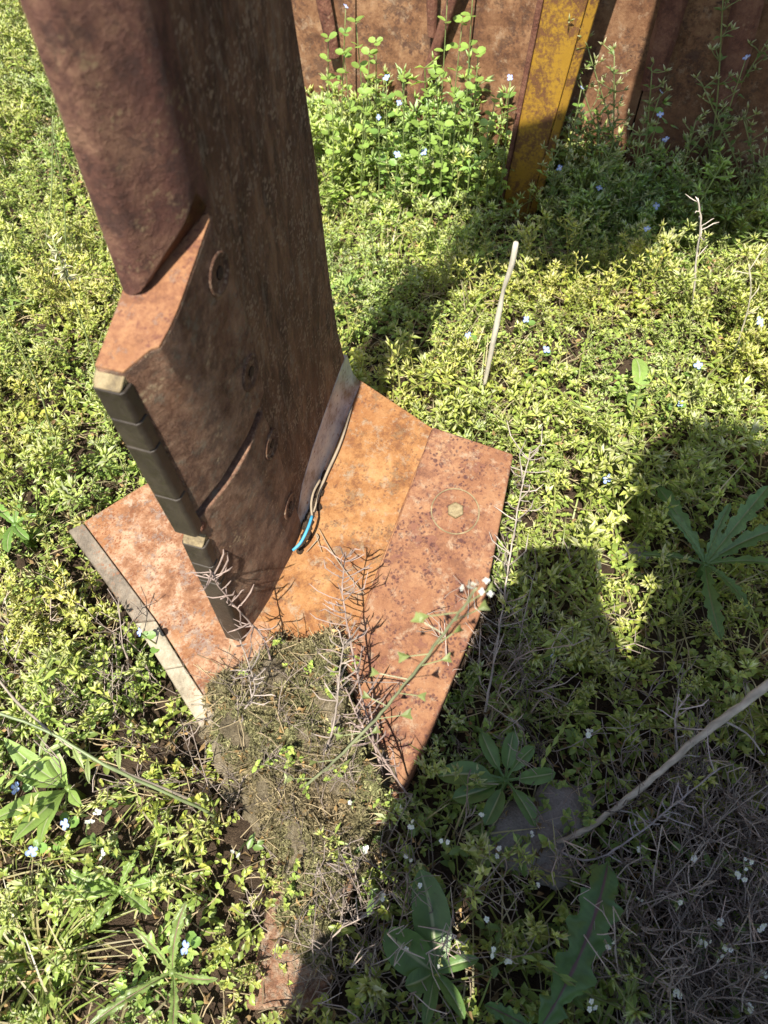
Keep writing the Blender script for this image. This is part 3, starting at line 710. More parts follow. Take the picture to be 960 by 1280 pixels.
# moss on the clod
acc = Acc(); mt = []
for _ in range(8):
    t = Tpl()
    for q in range(7): t.leaf((random.uniform(-.0015, .0015), random.uniform(-.0015, .0015), 0), rdir(.3, 1.5), random.uniform(.002, .0042), .0009, np.array([.225, .20, .10])*random.uniform(.45, 1.5))
    mt.append(t.get())
mx_ = RNG.uniform(cpoly[:, 0].min(), cpoly[:, 0].max(), 24000); my_ = RNG.uniform(cpoly[:, 1].min(), cpoly[:, 1].max(), 24000)
k = inside(mx_, my_, cpoly); mx_, my_ = mx_[k], my_[k]; k = vnoise(mx_, my_, 45, 3)+.6*vnoise(mx_, my_, 120, 5) > -.28; mx_, my_ = mx_[k], my_[k]
mz_ = np.array([clod_z(a, b2)[0] for a, b2 in zip(mx_, my_)]); v = RNG.integers(0, 8, len(mx_)); tn = np.ones((len(mx_), 3))*RNG.uniform(.6, 1.4, (len(mx_), 1)); tn[:, 1] *= 1+.25*vnoise(mx_, my_, 20, 6)
for i in range(8):
    q = v == i; acc.inst(mt[i], np.stack([mx_[q], my_[q], mz_[q]-.0005], 1), rotz(RNG.uniform(0, 6.28, q.sum())), RNG.uniform(.8, 1.5, q.sum()), tn[q])
for i in range(len(lits)):
    kk = 26; a_ = RNG.integers(0, len(mx_), kk); acc.inst(lits[i], np.stack([mx_[a_], my_[a_], mz_[a_]+.001], 1), rotz(RNG.uniform(0, 6.28, kk)), RNG.uniform(.4, .9, kk), np.ones((kk, 3))*RNG.uniform(.6, 1.3, (kk, 1)))
for i in range(len(ws_)):
    kk = 9; a_ = RNG.integers(0, len(mx_), kk); acc.inst(ws_[i], np.stack([mx_[a_], my_[a_], mz_[a_]-.002], 1), rotz(RNG.uniform(0, 6.28, kk)), RNG.uniform(.25, .6, kk), np.ones((kk, 3))*RNG.uniform(.6, 1.2, (kk, 1)))
for i in range(len(low_)):
    kk = 1; a_ = RNG.integers(0, len(mx_), kk); acc.inst(low_[i], np.stack([mx_[a_], my_[a_], mz_[a_]-.002], 1), rotz(RNG.uniform(0, 6.28, kk)), RNG.uniform(.4, .7, kk), np.ones((kk, 3))*RNG.uniform(.7, 1.1, (kk, 1)))
o = acc.build('moss', M['moss'], clod); o['kind'] = 'stuff'
# haze of fine dead stems, lower right
ws = [wisp() for _ in range(16)]; acc = Acc()
def wisps(n, px, py, rx, ry):
    P_ = []
    for _ in range(n):
        q = onz(px+random.gauss(0, rx), py+random.gauss(0, ry), .02)
        if not blocked(np.array([q[0]]), np.array([q[1]]))[0]: P_.append((q[0], q[1], float(ground_z(q[0], q[1]))))
    P_ = np.array(P_); v = RNG.integers(0, len(ws), len(P_))
    for i in range(len(ws)):
        q = v == i; acc.inst(ws[i], P_[q], rotz(RNG.uniform(0, 6.28, q.sum())), RNG.uniform(.7, 1.2, q.sum()), np.ones((q.sum(), 3))*RNG.uniform(.7, 1.2, (q.sum(), 1)))
wisps(420, 900, 1190, 75, 90); wisps(110, 900, 1010, 60, 40); wisps(70, 635, 850, 35, 70); wisps(110, 440, 1120, 60, 90); wisps(40, 90, 880, 60, 50); wisps(60, 300, 930, 40, 60)
o = acc.build('dead_stems', M['dry']); tag(o, 'haze of fine grey-pink dead stems, thickest in the lower right corner', 'dead plants', kind='stuff')

# ================================================================== SINGLE PLANTS
def gz(p): return float(ground_z(p[0], p[1]))
def blade(base, az, el, L, W, prof, n=14, droop=.9, fold=.25, wav=0.0, side=0.0, roll=0.0):
    """leaf surface grown along a drooping midrib; prof(t) = half width 0..1"""
    p = np.asarray(base, float).copy(); V = []; Fc = []; T = []
    ph = random.random()*6
    us = (-1, -.8, -.45, -.13, -.045, .045, .13, .45, .8, 1)
    for i in range(n+1):
        t = i/n; e = el-droop*t; a = az+side*t
        d = np.array([math.cos(a)*math.cos(e), math.sin(a)*math.cos(e), math.sin(e)])
        if i: p = p+d*L/n
        sd = np.array([-math.sin(a), math.cos(a), 0]); nr = np.cross(d, sd)
        if roll: sd, nr = sd*math.cos(roll)+nr*math.sin(roll), nr*math.cos(roll)-sd*math.sin(roll)
        hw = max(W*.5*prof(t), W*.012)
        for u in us:
            V.append(p+sd*hw*u+nr*(abs(u)*hw*fold+wav*hw*math.sin(t*17+u*3+ph)*abs(u)+.035*hw*math.sin(t*46+abs(u)*5+ph)*abs(u)) - nr*(.0005 if abs(u) < .1 else 0)); T.append(u)
    k = len(us)
    for i in range(n):
        for j in range(k-1): Fc.append((i*k+j, i*k+j+1, (i+1)*k+j+1, (i+1)*k+j))
    return V, Fc, np.array(T)
lance = lambda t: math.sin(math.pi*min(1, t**.85))**.75*(.25+.75*min(1, t*2.2)) if 0 < t < 1 else 0.02
spoon = lambda t: (.16 if t < .25 else .16+.84*math.sin(min(1, (t-.25)/.75*.98+.02)*math.pi)**.55) if t < 1 else .02
oval = lambda t: math.sin(math.pi*t)**.5 if 0 < t < 1 else .03
def lobed(k, deep, pw=.7):
    def f(t):
        if t <= 0: return .1
        if t >= 1: return .01
        env = (.20+.80*t**.7)*(1-t**4)**.8
        saw = (t*k+.15*math.sin(t*9)) % 1.0; tooth = saw**pw if saw < .82 else (1-saw)/.18
        fine = .10*abs(math.sin(t*k*9)); return env*(1-deep*(1-tooth)*(1-.35*t)-fine)
    return f
def leaf_obj(root, base, az, el, L, W, prof, col, rib=(.45, .5, .25), **kw):
    V, Fc, T = blade(base, az, el, L, W, prof, **kw); col = np.asarray(col)*random.uniform(.85, 1.15)
    t = np.where((np.abs(T) < .1)[:, None], np.asarray(rib)[None]*.75, col[None]*(RNG.uniform(.85, 1.1, len(T))+.1*np.abs(T))[:, None])
    return mobj('leaf', V, Fc, M['broad'], root, smoothf=True, tint=t)
def dirpx(base, px, py, z):
    q = onz(px, py, z); d = q-np.asarray(base); return math.atan2(d[1], d[0]), float(np.hypot(d[0], d[1]))
def rosette(name, label, cat, cpx, zc, tips, prof, wr, col, rib=(.45, .5, .25), el=.5, droop=.8, rollamp=.3, **kw):
    c = onz(*cpx, zc); g_ = c.copy(); g_[2] = gz(c)
    r = thing(name, label, cat, g_)
    V, Fc = tube_arrays([g_-Z3*.01, g_*.5+c*.5, c], [.004, .0035, .003], 6); mobj('stem', V, Fc, M['broad'], r, smoothf=True, tint=np.array(col)*.9)
    for tp in tips:
        (px, py), zt = tp[0], tp[1]; az, L = dirpx(c, px, py, zt); L = L*1.0+.002; ww = tp[2] if len(tp) > 2 else wr
        leaf_obj(r, c+np.array([math.cos(az), math.sin(az), 0])*.002, az, el+random.uniform(-.12, .12)+math.atan2(zt-zc, L)*.6, L, L*ww, prof, col, rib, droop=droop+random.uniform(-.15, .15), side=random.uniform(-.45, .45), roll=random.uniform(-rollamp, rollamp), **kw)
    return r
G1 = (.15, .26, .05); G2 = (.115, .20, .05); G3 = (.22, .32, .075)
rosette('lanceolate_rosette', 'rosette of long green lance leaves at the left edge, above the grass tuft', 'plant', (85, 985), .036,
        [((-8, 935), .06), ((5, 965), .06), ((-15, 1035), .055), ((18, 1058), .05), ((34, 1052), .05), ((40, 925), .07), ((60, 920), .07, .22), ((94, 1005), .05, .4), ((50, 1000), .06)], lance, .26, G3, el=.35, droop=.5)
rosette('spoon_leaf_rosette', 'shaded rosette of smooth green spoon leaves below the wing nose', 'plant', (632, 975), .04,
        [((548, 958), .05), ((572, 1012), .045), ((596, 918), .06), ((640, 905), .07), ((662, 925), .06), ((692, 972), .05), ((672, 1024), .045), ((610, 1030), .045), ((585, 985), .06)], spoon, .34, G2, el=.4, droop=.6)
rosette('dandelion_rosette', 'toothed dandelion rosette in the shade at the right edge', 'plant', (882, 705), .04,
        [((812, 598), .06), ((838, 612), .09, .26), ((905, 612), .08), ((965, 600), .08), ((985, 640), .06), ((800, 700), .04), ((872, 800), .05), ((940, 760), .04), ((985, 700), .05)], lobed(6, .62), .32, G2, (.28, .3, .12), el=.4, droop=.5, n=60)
rosette('sow_thistle', 'sow thistle with one broad lobed leaf and purple midrib, lower right of centre', 'plant', (672, 1290), .06,
        [((800, 1095), .085, .50), ((612, 1255), .06, .55), ((735, 1300), .06)], lobed(5, .62, .9), .56, (.10, .18, .045), (.22, .12, .11), el=.26, droop=.40, rollamp=.06, n=72, fold=.18, wav=.26)
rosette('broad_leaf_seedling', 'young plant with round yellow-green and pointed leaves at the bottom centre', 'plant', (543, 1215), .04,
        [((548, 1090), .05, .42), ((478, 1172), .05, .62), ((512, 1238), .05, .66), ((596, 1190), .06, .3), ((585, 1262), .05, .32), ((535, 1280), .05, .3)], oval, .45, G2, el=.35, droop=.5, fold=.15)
rosette('prickly_thistle', 'spiny-leaved young thistle in sun at the lower left', 'plant', (150, 1112), .036,
        [((62, 1128), .06), ((95, 1080), .07), ((160, 1052), .07), ((205, 1098), .06), ((190, 1140), .06), ((112, 1160), .05), ((70, 1100), .06)], lobed(7, .6), .42, G3, el=.45, droop=.6, n=64, wav=.5)
rosette('purple_rib_thistle', 'long spiny leaves with a purple midrib at the bottom left', 'plant', (215, 1215), .036,
        [((108, 1275), .05, .24), ((215, 1108), .08, .3), ((165, 1140), .08, .26), ((265, 1240), .06, .3), ((232, 1292), .05)], lobed(8, .55), .3, (.19, .26, .07), (.33, .17, .17), el=.45, droop=.6, n=64, wav=.4)
rosette('notched_leaf_plant', 'small notched green leaves among weeds at the left edge', 'plant', (18, 655), .05,
        [((-5, 635), .05), ((45, 645), .05), ((30, 680), .05), ((5, 690), .05), ((22, 625), .06)], lobed(4, .4), .55, G1, n=26)
rosette('pale_leaf_plant', 'two pale green leaves lying on the lit weeds at the right', 'plant', (797, 488), .05,
        [((806, 448), .06, .42), ((786, 512), .05, .5), ((815, 470), .05, .4)], oval, .42, G3, n=12)
def grass_tuft(px, py, n, L, label):
    c = onz(px, py, .0); r = thing('grass_tuft', label, 'grass', c)
    for _ in range(n):
        a = random.uniform(0, 6.28); l = random.uniform(.5, 1.1)*L
        V, Fc, T = blade(c+np.array([math.cos(a), math.sin(a), 0])*.006*random.random(), a, random.uniform(.6, 1.3), l, .0024, lambda t: 1-t*.9, n=8, droop=random.uniform(.5, 1.6), fold=.3)
        mobj('blade', V, Fc, M['leaf'], r, smoothf=True, tint=np.array(random.choice([(.30, .36, .10), (.24, .33, .07), (.48, .42, .20), (.40, .42, .14)]))*random.uniform(.8, 1.1))
grass_tuft(55, 1205, 70, .085, 'tuft of fine grass with bare soil round it, lower left')
grass_tuft(105, 1165, 30, .06, 'small grass tuft beside the spiny thistle, lower left')

# --- blue speedwells
BLUE = (.27, .38, .80)
def floret(root, p, nrm_, r, petals=4, col=BLUE, eye=(.85, .88, .9), name='flower'):
    d, sd, u = frame(nrm_, random.random()*3); m = Mix()
    for k in range(petals):
        a = 2*math.pi*k/petals; dd = sd*math.cos(a)+u*math.sin(a); ee = -sd*math.sin(a)+u*math.cos(a); rr = r*(random.uniform(.85, 1.1) if k else .8)
        V = [p, p+dd*rr*.45+ee*rr*.36+d*rr*.12, p+dd*rr*.85+ee*rr*.36+d*rr*.2, p+dd*rr+d*rr*.16, p+dd*rr*.85-ee*rr*.36+d*rr*.2, p+dd*rr*.45-ee*rr*.36+d*rr*.12, p+dd*rr*.5+d*rr*.05]
        m.add(V, [(0, 1, 6), (1, 2, 6), (2, 3, 6), (3, 4, 6), (4, 5, 6), (5, 0, 6)], np.array([eye]+[col]*5+[tuple(.5*a_+.5*b_ for a_, b_ in zip(eye, col))]))
    return m.build(name, M['petal'], root, smoothf=True)
_rl = None
def round_leaf(root, p, d, L, col):
    t = Tpl(); d, sd, u = frame(d, random.uniform(-.4, .4)); n_ = 16; V = [p+d*L*.5]; 
    for k in range(n_):
        a = 2*math.pi*k/n_; rr = L*.5*(1.0 if k % 2 else .90); V.append(p+d*(L*.52+rr*math.cos(a))+sd*rr*math.sin(a)*.92+u*abs(math.sin(a))*L*.10)
    Fc = [(0, k+1, (k+1) % n_+1) for k in range(n_)]
    return mobj('leaf', V, Fc, M['broad'], root, smoothf=True, tint=np.array(col)*random.uniform(.8, 1.2))
def vpt(px, py, Y):
    r = ray(px, py); return CAM+r*(Y/r[1])
def speedwell(top, nleaf, leafL, label, flower=True, group=None, lean=None, col=(.17, .29, .06), fcol=BLUE):
    top = np.asarray(top, float); b0 = top.copy(); b0[:2] += (np.array([random.uniform(-.02, .02), random.uniform(.0, .03)]) if lean is None else lean); b0[2] = gz(b0)
    r = thing('speedwell', label, 'flower' if flower else 'plant', b0, group)
    pts = curve_pts([b0, b0*.55+top*.45+np.array([random.uniform(-.006, .006), random.uniform(-.006, .006), 0]), top-Z3*.002], 10)
    V, Fc = tube_arrays(pts, list(np.linspace(.0011, .0006, 11)), 5); mobj('stem', V, Fc, M['leaf'], r, smoothf=True, tint=(.28, .33, .12))
    for k in range(nleaf):
        i = 10-int((k/max(1, nleaf))**1.2*8.5) - (1 if flower else 0); p = pts[max(1, i)]
        a = k*2.2+random.random()*.6; d = np.array([math.cos(a), math.sin(a), random.uniform(.0, .5)])
        round_leaf(r, p+d*.001, d, leafL*random.uniform(.75, 1.15), col)
    if flower: floret(r, top, np.array([random.uniform(-.8, .8), -.45+random.uniform(-.6, .5), .8]), .0048*random.uniform(.75, 1.15), col=tuple(np.array(fcol)*random.uniform(.8, 1.15)))
    return r
SPW = [((175, 790), .085, 4, 'blue speedwell flower hanging over the left wing, its shadow beside it'),
       ((658, 399), .06, 3, 'blue speedwell flower just right of the tip of the pale stick'), ((683, 437), .06, 3, 'pale speedwell flower in sun, lower right of the pale stick'),
       ((586, 420), .055, 4, 'speedwell flower in the tine shadow, left of the pale stick'), ((950, 402), .07, 3, 'speedwell flower at the right edge in sun'),
       ((873, 456), .06, 3, 'speedwell flower below the dry twig in the sunlit weeds'), ((850, 504), .055, 4, 'dark blue speedwell flower at the border of the shadow, right'),
       ((758, 598), .06, 3, 'whitish speedwell flower on open ground right of the wing bolt'), ((688, 815), .055, 3, 'speedwell flower in the shade right of the wing edge'),
       ((809, 286), .09, 4, 'white-lit speedwell flower at the edge of the big shade, left of the dry twig'),
       ((20, 985), .05, 2, 'tiny speedwell flower at the left edge in front of the lance rosette'), ((82, 1030), .05, 2, 'tiny speedwell flower under the lance rosette'), ((40, 1063), .045, 3, 'tiny speedwell flower left of the spiny thistle'), ((233, 1185), .06, 2, 'tiny blue flower above the purple-ribbed leaves')]
for (px, py), z, nl, lb in SPW: speedwell(onz(px, py, z), nl, .0085, lb)
BACK = [((432, 8), 1.06, 6, 'tall speedwell with a flower at the top edge, beside the tine'), ((483, 97), 1.0, 6, 'speedwell flower before the rusty body, left of the hanging bar'), ((499, 128), 1.0, 5, 'speedwell flower below the hanging scraper bar'),
        ((473, 147), .97, 5, 'lowest left of the speedwell flowers before the rusty body'), ((530, 190), .95, 5, 'speedwell flower under the dark gap of the rusty body'), ((497, 193), .94, 4, 'small speedwell flower left of the one under the dark gap'),
        ((638, 97), .97, 4, 'speedwell flower against the left flange of the yellow post'), ((727, 110), 1.0, 4, 'speedwell flower on the lit strip right of the yellow post'), ((700, 210), .93, 4, 'speedwell flower at the foot of the yellow post, right side'),
        ((826, 115), .95, 5, 'upper speedwell flower of three in the shade right of the post'), ((825, 143), .94, 5, 'middle speedwell flower of three in the shade right of the post'), ((833, 174), .93, 5, 'lowest speedwell flower of three in the shade right of the post'),
        ((749, 235), .92, 4, 'speedwell flower low in the shade, lower right of the post'), ((933, 72), .95, 5, 'speedwell flower high in the shade near the right edge'), ((820, 257), .9, 3, 'dim speedwell flower just above the lit weeds, right')]
for (px, py), Y, nl, lb in BACK: speedwell(vpt(px, py, Y), nl*2, .0105, lb, lean=np.array([random.uniform(-.015, .015), random.uniform(.0, .02)]))
LEAFY = [(445, 20, 1.04), (462, 60, 1.02), (430, 60, 1.05), (505, 90, 1.0), (470, 45, 1.04), (592, -30, 1.0), (578, 20, 1.02), (560, -20, 1.01), (598, 60, .98), (545, 85, .98), (620, 115, .95), (570, 115, .96), (555, 150, .95), (415, 100, 1.0), (525, 150, .95), (610, 150, .93), (455, 110, .98), (590, 105, .98), (535, 110, .99), (410, 40, 1.05)]
LEAFY = [(a, b_+6, c) for a, b_, c in LEAFY]
LEAFY.sort()
ORD0 = ['leftmost'] + [w_+' from left' for w_ in 'second third fourth fifth sixth seventh eighth ninth tenth'.split()] + [w_+' from right' for w_ in 'tenth ninth eighth seventh sixth fifth fourth third second'.split()] + ['rightmost']
for i, (px, py, Y) in enumerate(LEAFY):
    speedwell(vpt(px, py, Y), 18, .0112, ORD0[i]+' by its tip of the flowerless speedwell stems before the rusty body', False, 'flowerless speedwell stems before the rusty body', lean=np.array([random.uniform(-.02, .02), random.uniform(.0, .02)]), col=(.23, .34, .07))
# --- tall branching weeds in the shade before the machine body
def tall_weed(foot_px, tip_px, Y, label, seed):
    random.seed(seed); tip = vpt(*tip_px, Y); ft = vpt(*foot_px, Y+.02); ft[2] = gz(ft)
    r = thing('tall_mouse_ear', label, 'plant', ft, 'tall weeds in the shade before the rusty body'); m = Mix(); lf = Mix()
    pts = curve_pts([ft, ft*.5+tip*.5+np.array([random.uniform(-.015, .015), 0, 0]), tip], 12); V, Fc = tube_arrays(pts, list(np.linspace(.0014, .0007, 13)), 5); m.add(V, Fc, (.30, .33, .13))
    for i in range(3, 13):
        p = pts[i]
        for q in range(2):
            dd = rdir(.3, 1.1); L = random.uniform(.012, .035)*(1.2-.05*i)
            e_ = p+dd*L; V, Fc = tube_arrays([p, p+dd*L*.5+rdir(-.2, .2)*.002, e_], [.0008, .0006, .0005], 4); m.add(V, Fc, (.30, .33, .13))
            for j in range(random.randint(3, 5)):
                t = Tpl(); d2 = rdir(-.2, 1.1)+dd*.5; t.pod(e_, d2, .0085, .0013, (.33, .36, .12), (.72, .70, .5)); v, f, c = t.get(); lf.add(v, [tuple(a) for a in f], c)
            t = Tpl(); t.leaf(p, rdir(-.1, .6), random.uniform(.009, .015), .005, (.18, .27, .07)); v, f, c = t.get(); lf.add(v, [tuple(a) for a in f], c)
    m.build('stem', M['leaf'], r, smoothf=True); lf.build('foliage', M['leaf'], r)
ORD = ['leftmost', 'second from left', 'third from left', 'fourth from left', 'fifth from left', 'sixth from left', 'seventh from left', 'eighth from left', 'ninth from left', 'tenth from left', 'eleventh from left', 'twelfth from left', 'ninth from right', 'eighth from right', 'seventh from right', 'sixth from right', 'fifth from right', 'fourth from right', 'third from right', 'second from right', 'rightmost']
def ordinal(i, n): return ORD[i] if i < n-9 or (i < 12 and n > 21) else ORD[21-n+i]
TALL = sorted([((800, 240), (690, -30), 1.0), ((880, 260), (905, -20), .95), ((850, 230), (985, 10), .97), ((760, 220), (768, 70), .96), ((830, 250), (815, 90), .94), ((900, 280), (1000, 130), .92), ((940, 300), (880, 110), .93), ((785, 230), (735, 60), .98), ((720, 250), (720, 150), .95), ((850, 280), (870, 150), .92), ((780, 270), (800, 170), .9), ((920, 300), (955, 200), .9), ((700, 270), (690, 190), .92), ((740, 280), (760, 200), .9), ((880, 300), (850, 210), .9), ((960, 320), (930, 150), .93)], key=lambda q: q[1][0])
for k, (f_, t_, Y) in enumerate(TALL):
    tall_weed(f_, t_, Y, ordinal(k, len(TALL))+' by its tip of the tall shaded weeds right of the yellow post', 100+k)
random.seed(11)
# --- tiny white flowers
WHITE = [(510, 1074), (557, 1054), (589, 1058), (627, 1065), (514, 1031), (601, 1017), (663, 1044), (735, 917), (523, 1104), (610, 1150), (617, 1193), (634, 1199), (549, 1204), (654, 1204), (672, 1108), (740, 1258), (799, 1062), (798, 1123), (851, 1129), (869, 1073), (924, 1094), (936, 1080), (901, 1153), (949, 1156), (907, 1184), (898, 1196), (933, 1262), (952, 1218), (883, 1180), (511, 1186), (440, 1003), (500, 1010), (480, 1122), (845, 1240), (760, 1180), (122, 1017), (127, 1068), (297, 1067), (110, 1030), (455, 1065)]
MARKS = [((632, 975), 'the spoon-leaf rosette'), ((740, 1170), 'the broad purple-ribbed leaf'), ((543, 1190), 'the round-leaved seedling'), ((652, 1048), 'the flat grey stone'), ((820, 985), 'the dry branch'), ((900, 1200), 'the haze of dead stems'), ((395, 930), 'the mossy clod'), ((90, 990), 'the lance rosette'), ((150, 1112), 'the spiny thistle')]
used = {}
def white_label(px, py):
    (mx0, my0), nm = min(MARKS, key=lambda q: math.hypot(q[0][0]-px, q[0][1]-py)); dx, dy = px-mx0, py-my0
    side = ('right of ' if dx > 0 else 'left of ') if abs(dx) > abs(dy) else ('below ' if dy > 0 else 'above '); key = side+nm; used[key] = used.get(key, 0)+1
    return 'tiny white flower cluster '+key+['', ', second nearest to it', ', third nearest to it', ', fourth nearest to it', ', fifth nearest to it', ', sixth nearest to it', ', seventh nearest to it'][used[key]-1]
WHITE.sort(key=lambda q: min(math.hypot(a[0][0]-q[0], a[0][1]-q[1]) for a in MARKS))
for k, (px, py) in enumerate(WHITE):
    lit = px < 460
    z = random.uniform(.055, .085); top = onz(px, py, z); b0 = top+np.array([random.uniform(-.02, .02), random.uniform(-.005, .025), 0]); b0[2] = gz(b0)
    r = thing('white_flower', white_label(px, py), 'flower', b0, 'tiny white flowers among the weeds')
    m = Mix(); V, Fc = tube_arrays(curve_pts([b0, b0*.5+top*.5+rdir(-.2, .2)*.006, top], 6), .0006, 4); m.add(V, Fc, (.26, .32, .12))
    for q in range(4):
        t = Tpl(); t.leaf6(b0*(1-.2*q)+top*.2*q, rdir(0, .7), random.uniform(.008, .013), .005, (.19, .29, .07)); v, f, c = t.get(); m.add(v, [tuple(a) for a in f], c)
    for q in range(2):
        t = Tpl(); t.pod(top-Z3*.006, rdir(.2, 1.2), .006, .0014, (.32, .36, .12), (.4, .42, .16)); v, f, c = t.get(); m.add(v, [tuple(a) for a in f], c)
    m.build('stem', M['leaf'], r, smoothf=True)
    for q in range(random.randint(2, 6) if px > 690 else random.randint(1, 3)):
        floret(r, top+rdir(-.1, .9)*random.uniform(.0005, .0042), rdir(.6, 1.5)+np.array([0, -.3, 0]), random.uniform(.0014, .0022), 5, (.86, .86, .84), (.7, .72, .4), 'floret')

# --- shepherd's purse leaning across the foreground
def stem_obj(root, ctrl, r0, r1, mat, tint, n=24, sides=7, name='stem'):
    pts = curve_pts(ctrl, n); pts = [p+(rdir(-1, 1)*r0*.35 if 0 < i < n else 0) for i, p in enumerate(pts)]
    V, Fc = tube_arrays(pts, list(np.linspace(r0, r1, n+1)*RNG.uniform(.86, 1.14, n+1)), sides)
    mobj(name, V, Fc, mat, root, smoothf=True, tint=np.array(tint)[None]*RNG.uniform(.72, 1.2, (len(V), 1))); return pts
c0 = onz(318, 1012, .02); c0[2] = gz(c0)
pu = thing('shepherds_purse', 'green stem with heart-shaped seed pods leaning across the right wing in the foreground', 'plant', c0)
pts = stem_obj(pu, [c0, atd(385, 980, .56), atd(455, 915, .49), atd(510, 850, .43), atd(560, 785, .375), atd(596, 735, .34)], .0012, .0006, M['leaf'], (.34, .36, .20), 40)
for k in range(16):
    i = 9+int(k*1.9); p = pts[min(i, 39)]; sgn = 1 if k % 2 else -1
    d = RT*sgn*random.uniform(.5, 1)+UP*random.uniform(-.35, .5)+FW*random.uniform(-.4, .5); d /= np.linalg.norm(d); L = random.uniform(.010, .017)*(1.15-.02*k)
    e_ = p+d*L; pod_ = Mix(); V, Fc = tube_arrays([p, p+d*L*.5, e_], .00035, 4); pod_.add(V, Fc, (.36, .40, .19))
    sd = np.cross(d, FW+rdir(-1, 1)*.7); sd /= np.linalg.norm(sd); nn = np.cross(d, sd); h = random.uniform(.0055, .0075)*(1.1-.02*k); wq = h*.52
    V = [e_, e_+d*h*.55+sd*wq*.62, e_+d*h*1.02+sd*wq, e_+d*h*.90, e_+d*h*1.02-sd*wq, e_+d*h*.55-sd*wq*.62, e_+d*h*.6+nn*h*.14, e_+d*h*.6-nn*h*.14]
    Fq = []
    for a in range(6): Fq += [(a, (a+1) % 6, 6), ((a+1) % 6, a, 7)]
    pod_.add(V, Fq, np.array([(.24, .28, .09)]*8)*random.uniform(.85, 1.25)); pod_.build('seed_pod', M['leaf'], pu)
for q in range(9): floret(pu, pts[-1]+rdir(-.2, 1)*random.uniform(.002, .007), rdir(0, 1.4), .0016, 4, (.75, .75, .72), (.4, .45, .2), 'floret')

# --- long green stems crossing the lower left
for lb, ctrl, r in (('long green stem slanting in from the left edge, lower left', [(-30, 880), (60, 915), (150, 965), (260, 1015)], .00135), ('thinner dry stem running beside the long green one, lower left', [(-20, 830), (40, 895), (110, 945), (240, 1000)], .0012)):
    zz = (.13, .115, .095, .03); P_ = [onz(*q, z) for q, z in zip(ctrl, zz)]; b0 = P_[-1].copy(); b0[2] = gz(b0); P_.append(b0)
    r_ = thing('weed_stem', lb, 'stem', b0); stem_obj(r_, P_[::-1], r, r*.8, M['leaf'] if r > .0013 else M['dry'], (.30, .36, .17) if r > .0013 else (.30, .25, .19), 24)
    for q in range(3):
        p = P_[1]*(q/3)+P_[2]*(1-q/3); lf = leaf_obj(r_, p, random.uniform(0, 6), .4, .02, .004, lance, (.25, .3, .1), n=6)
# --- seed stalks on the left
for lb, ft, tip, Y, head in (('tall grass stalk with a pale seed head left of the tine', (112, 505), (66, 300), .52, True), ('thin bent stalk at the far left edge', (55, 545), (-5, 372), .50, False), ('pair of crossing green stalks at upper left, thicker one', (45, 275), (66, 160), .80, False), ('slender green stalk leaning towards the tine at upper left', (-5, 215), (66, 145), .85, False)):
    ft_ = vpt(*ft, Y); ft_[2] = gz(ft_); tp = vpt(*tip, Y-.02); r_ = thing('seed_stalk', lb, 'stalk', ft_)
    pts = stem_obj(r_, [ft_, ft_*.5+tp*.5+np.array([.008, 0, .008]), tp], .0011, .0006, M['leaf'], (.34, .40, .17), 14, 5)
    if head:
        m = Mix()
        for q in range(34):
            t = Tpl(); t.pod(pts[-1]-(pts[-1]-pts[-3])*random.random()*1.2+rdir(-1, 1)*.002, rdir(-.2, 1.3), .008, .0011, (.45, .45, .25), (.72, .66, .48)); v, f, c = t.get(); m.add(v, [tuple(a) for a in f], c)
        m.build('seed_head', M['dry'], r_)
# --- dry wood and straws
b0 = onz(686, 1058, .015); br = thing('dry_branch', 'dry grey-brown branch lying slanted across the shade at the right', 'branch', b0)
pts = stem_obj(br, [onz(675, 1062, .012), onz(735, 1035, .03), onz(800, 985, .06), onz(870, 925, .085), onz(965, 852, .11), onz(1060, 770, .13)], .0019, .0036, M['dry'], (.50, .42, .31), 40, 9)
for k, (dx, L) in enumerate(((12, .03), (20, .025), (27, .035))):
    d = rdir(-.1, .5); stem_obj(br, [pts[dx], pts[dx]+d*L*.5+rdir(-.3, .3)*.004, pts[dx]+d*L], .0010, .0005, M['dry'], (.36, .31, .26), 6, 5, 'twig')
st0 = vpt(606, 475, .585); st0[2] = .02; stp = vpt(645, 303, .578)
m_ = thing('pale_stick', 'pale bleached stick standing upright in the weeds above the right wing', 'stick', st0)
P_ = [st0, vpt(616, 430, .585), vpt(625, 385, .585), vpt(630, 360, .583), vpt(640, 330, .58), stp]
pts = curve_pts(P_, 22); V, Fc = tube_arrays(pts, [q_*.8 for q_ in [.0022, .0026, .003, .0032, .0034, .0036, .0037, .0037, .0036, .0034, .0030, .0026, .0024, .0025, .0027, .003, .0032, .0033, .0034, .0034, .0034, .0034, .0028]], 8)
mobj('stick_shaft', V, Fc, M['dry'], m_, smoothf=True, tint=np.array([(.62, .56, .44)]*len(V))*RNG.uniform(.75, 1.1, (len(V), 1)))
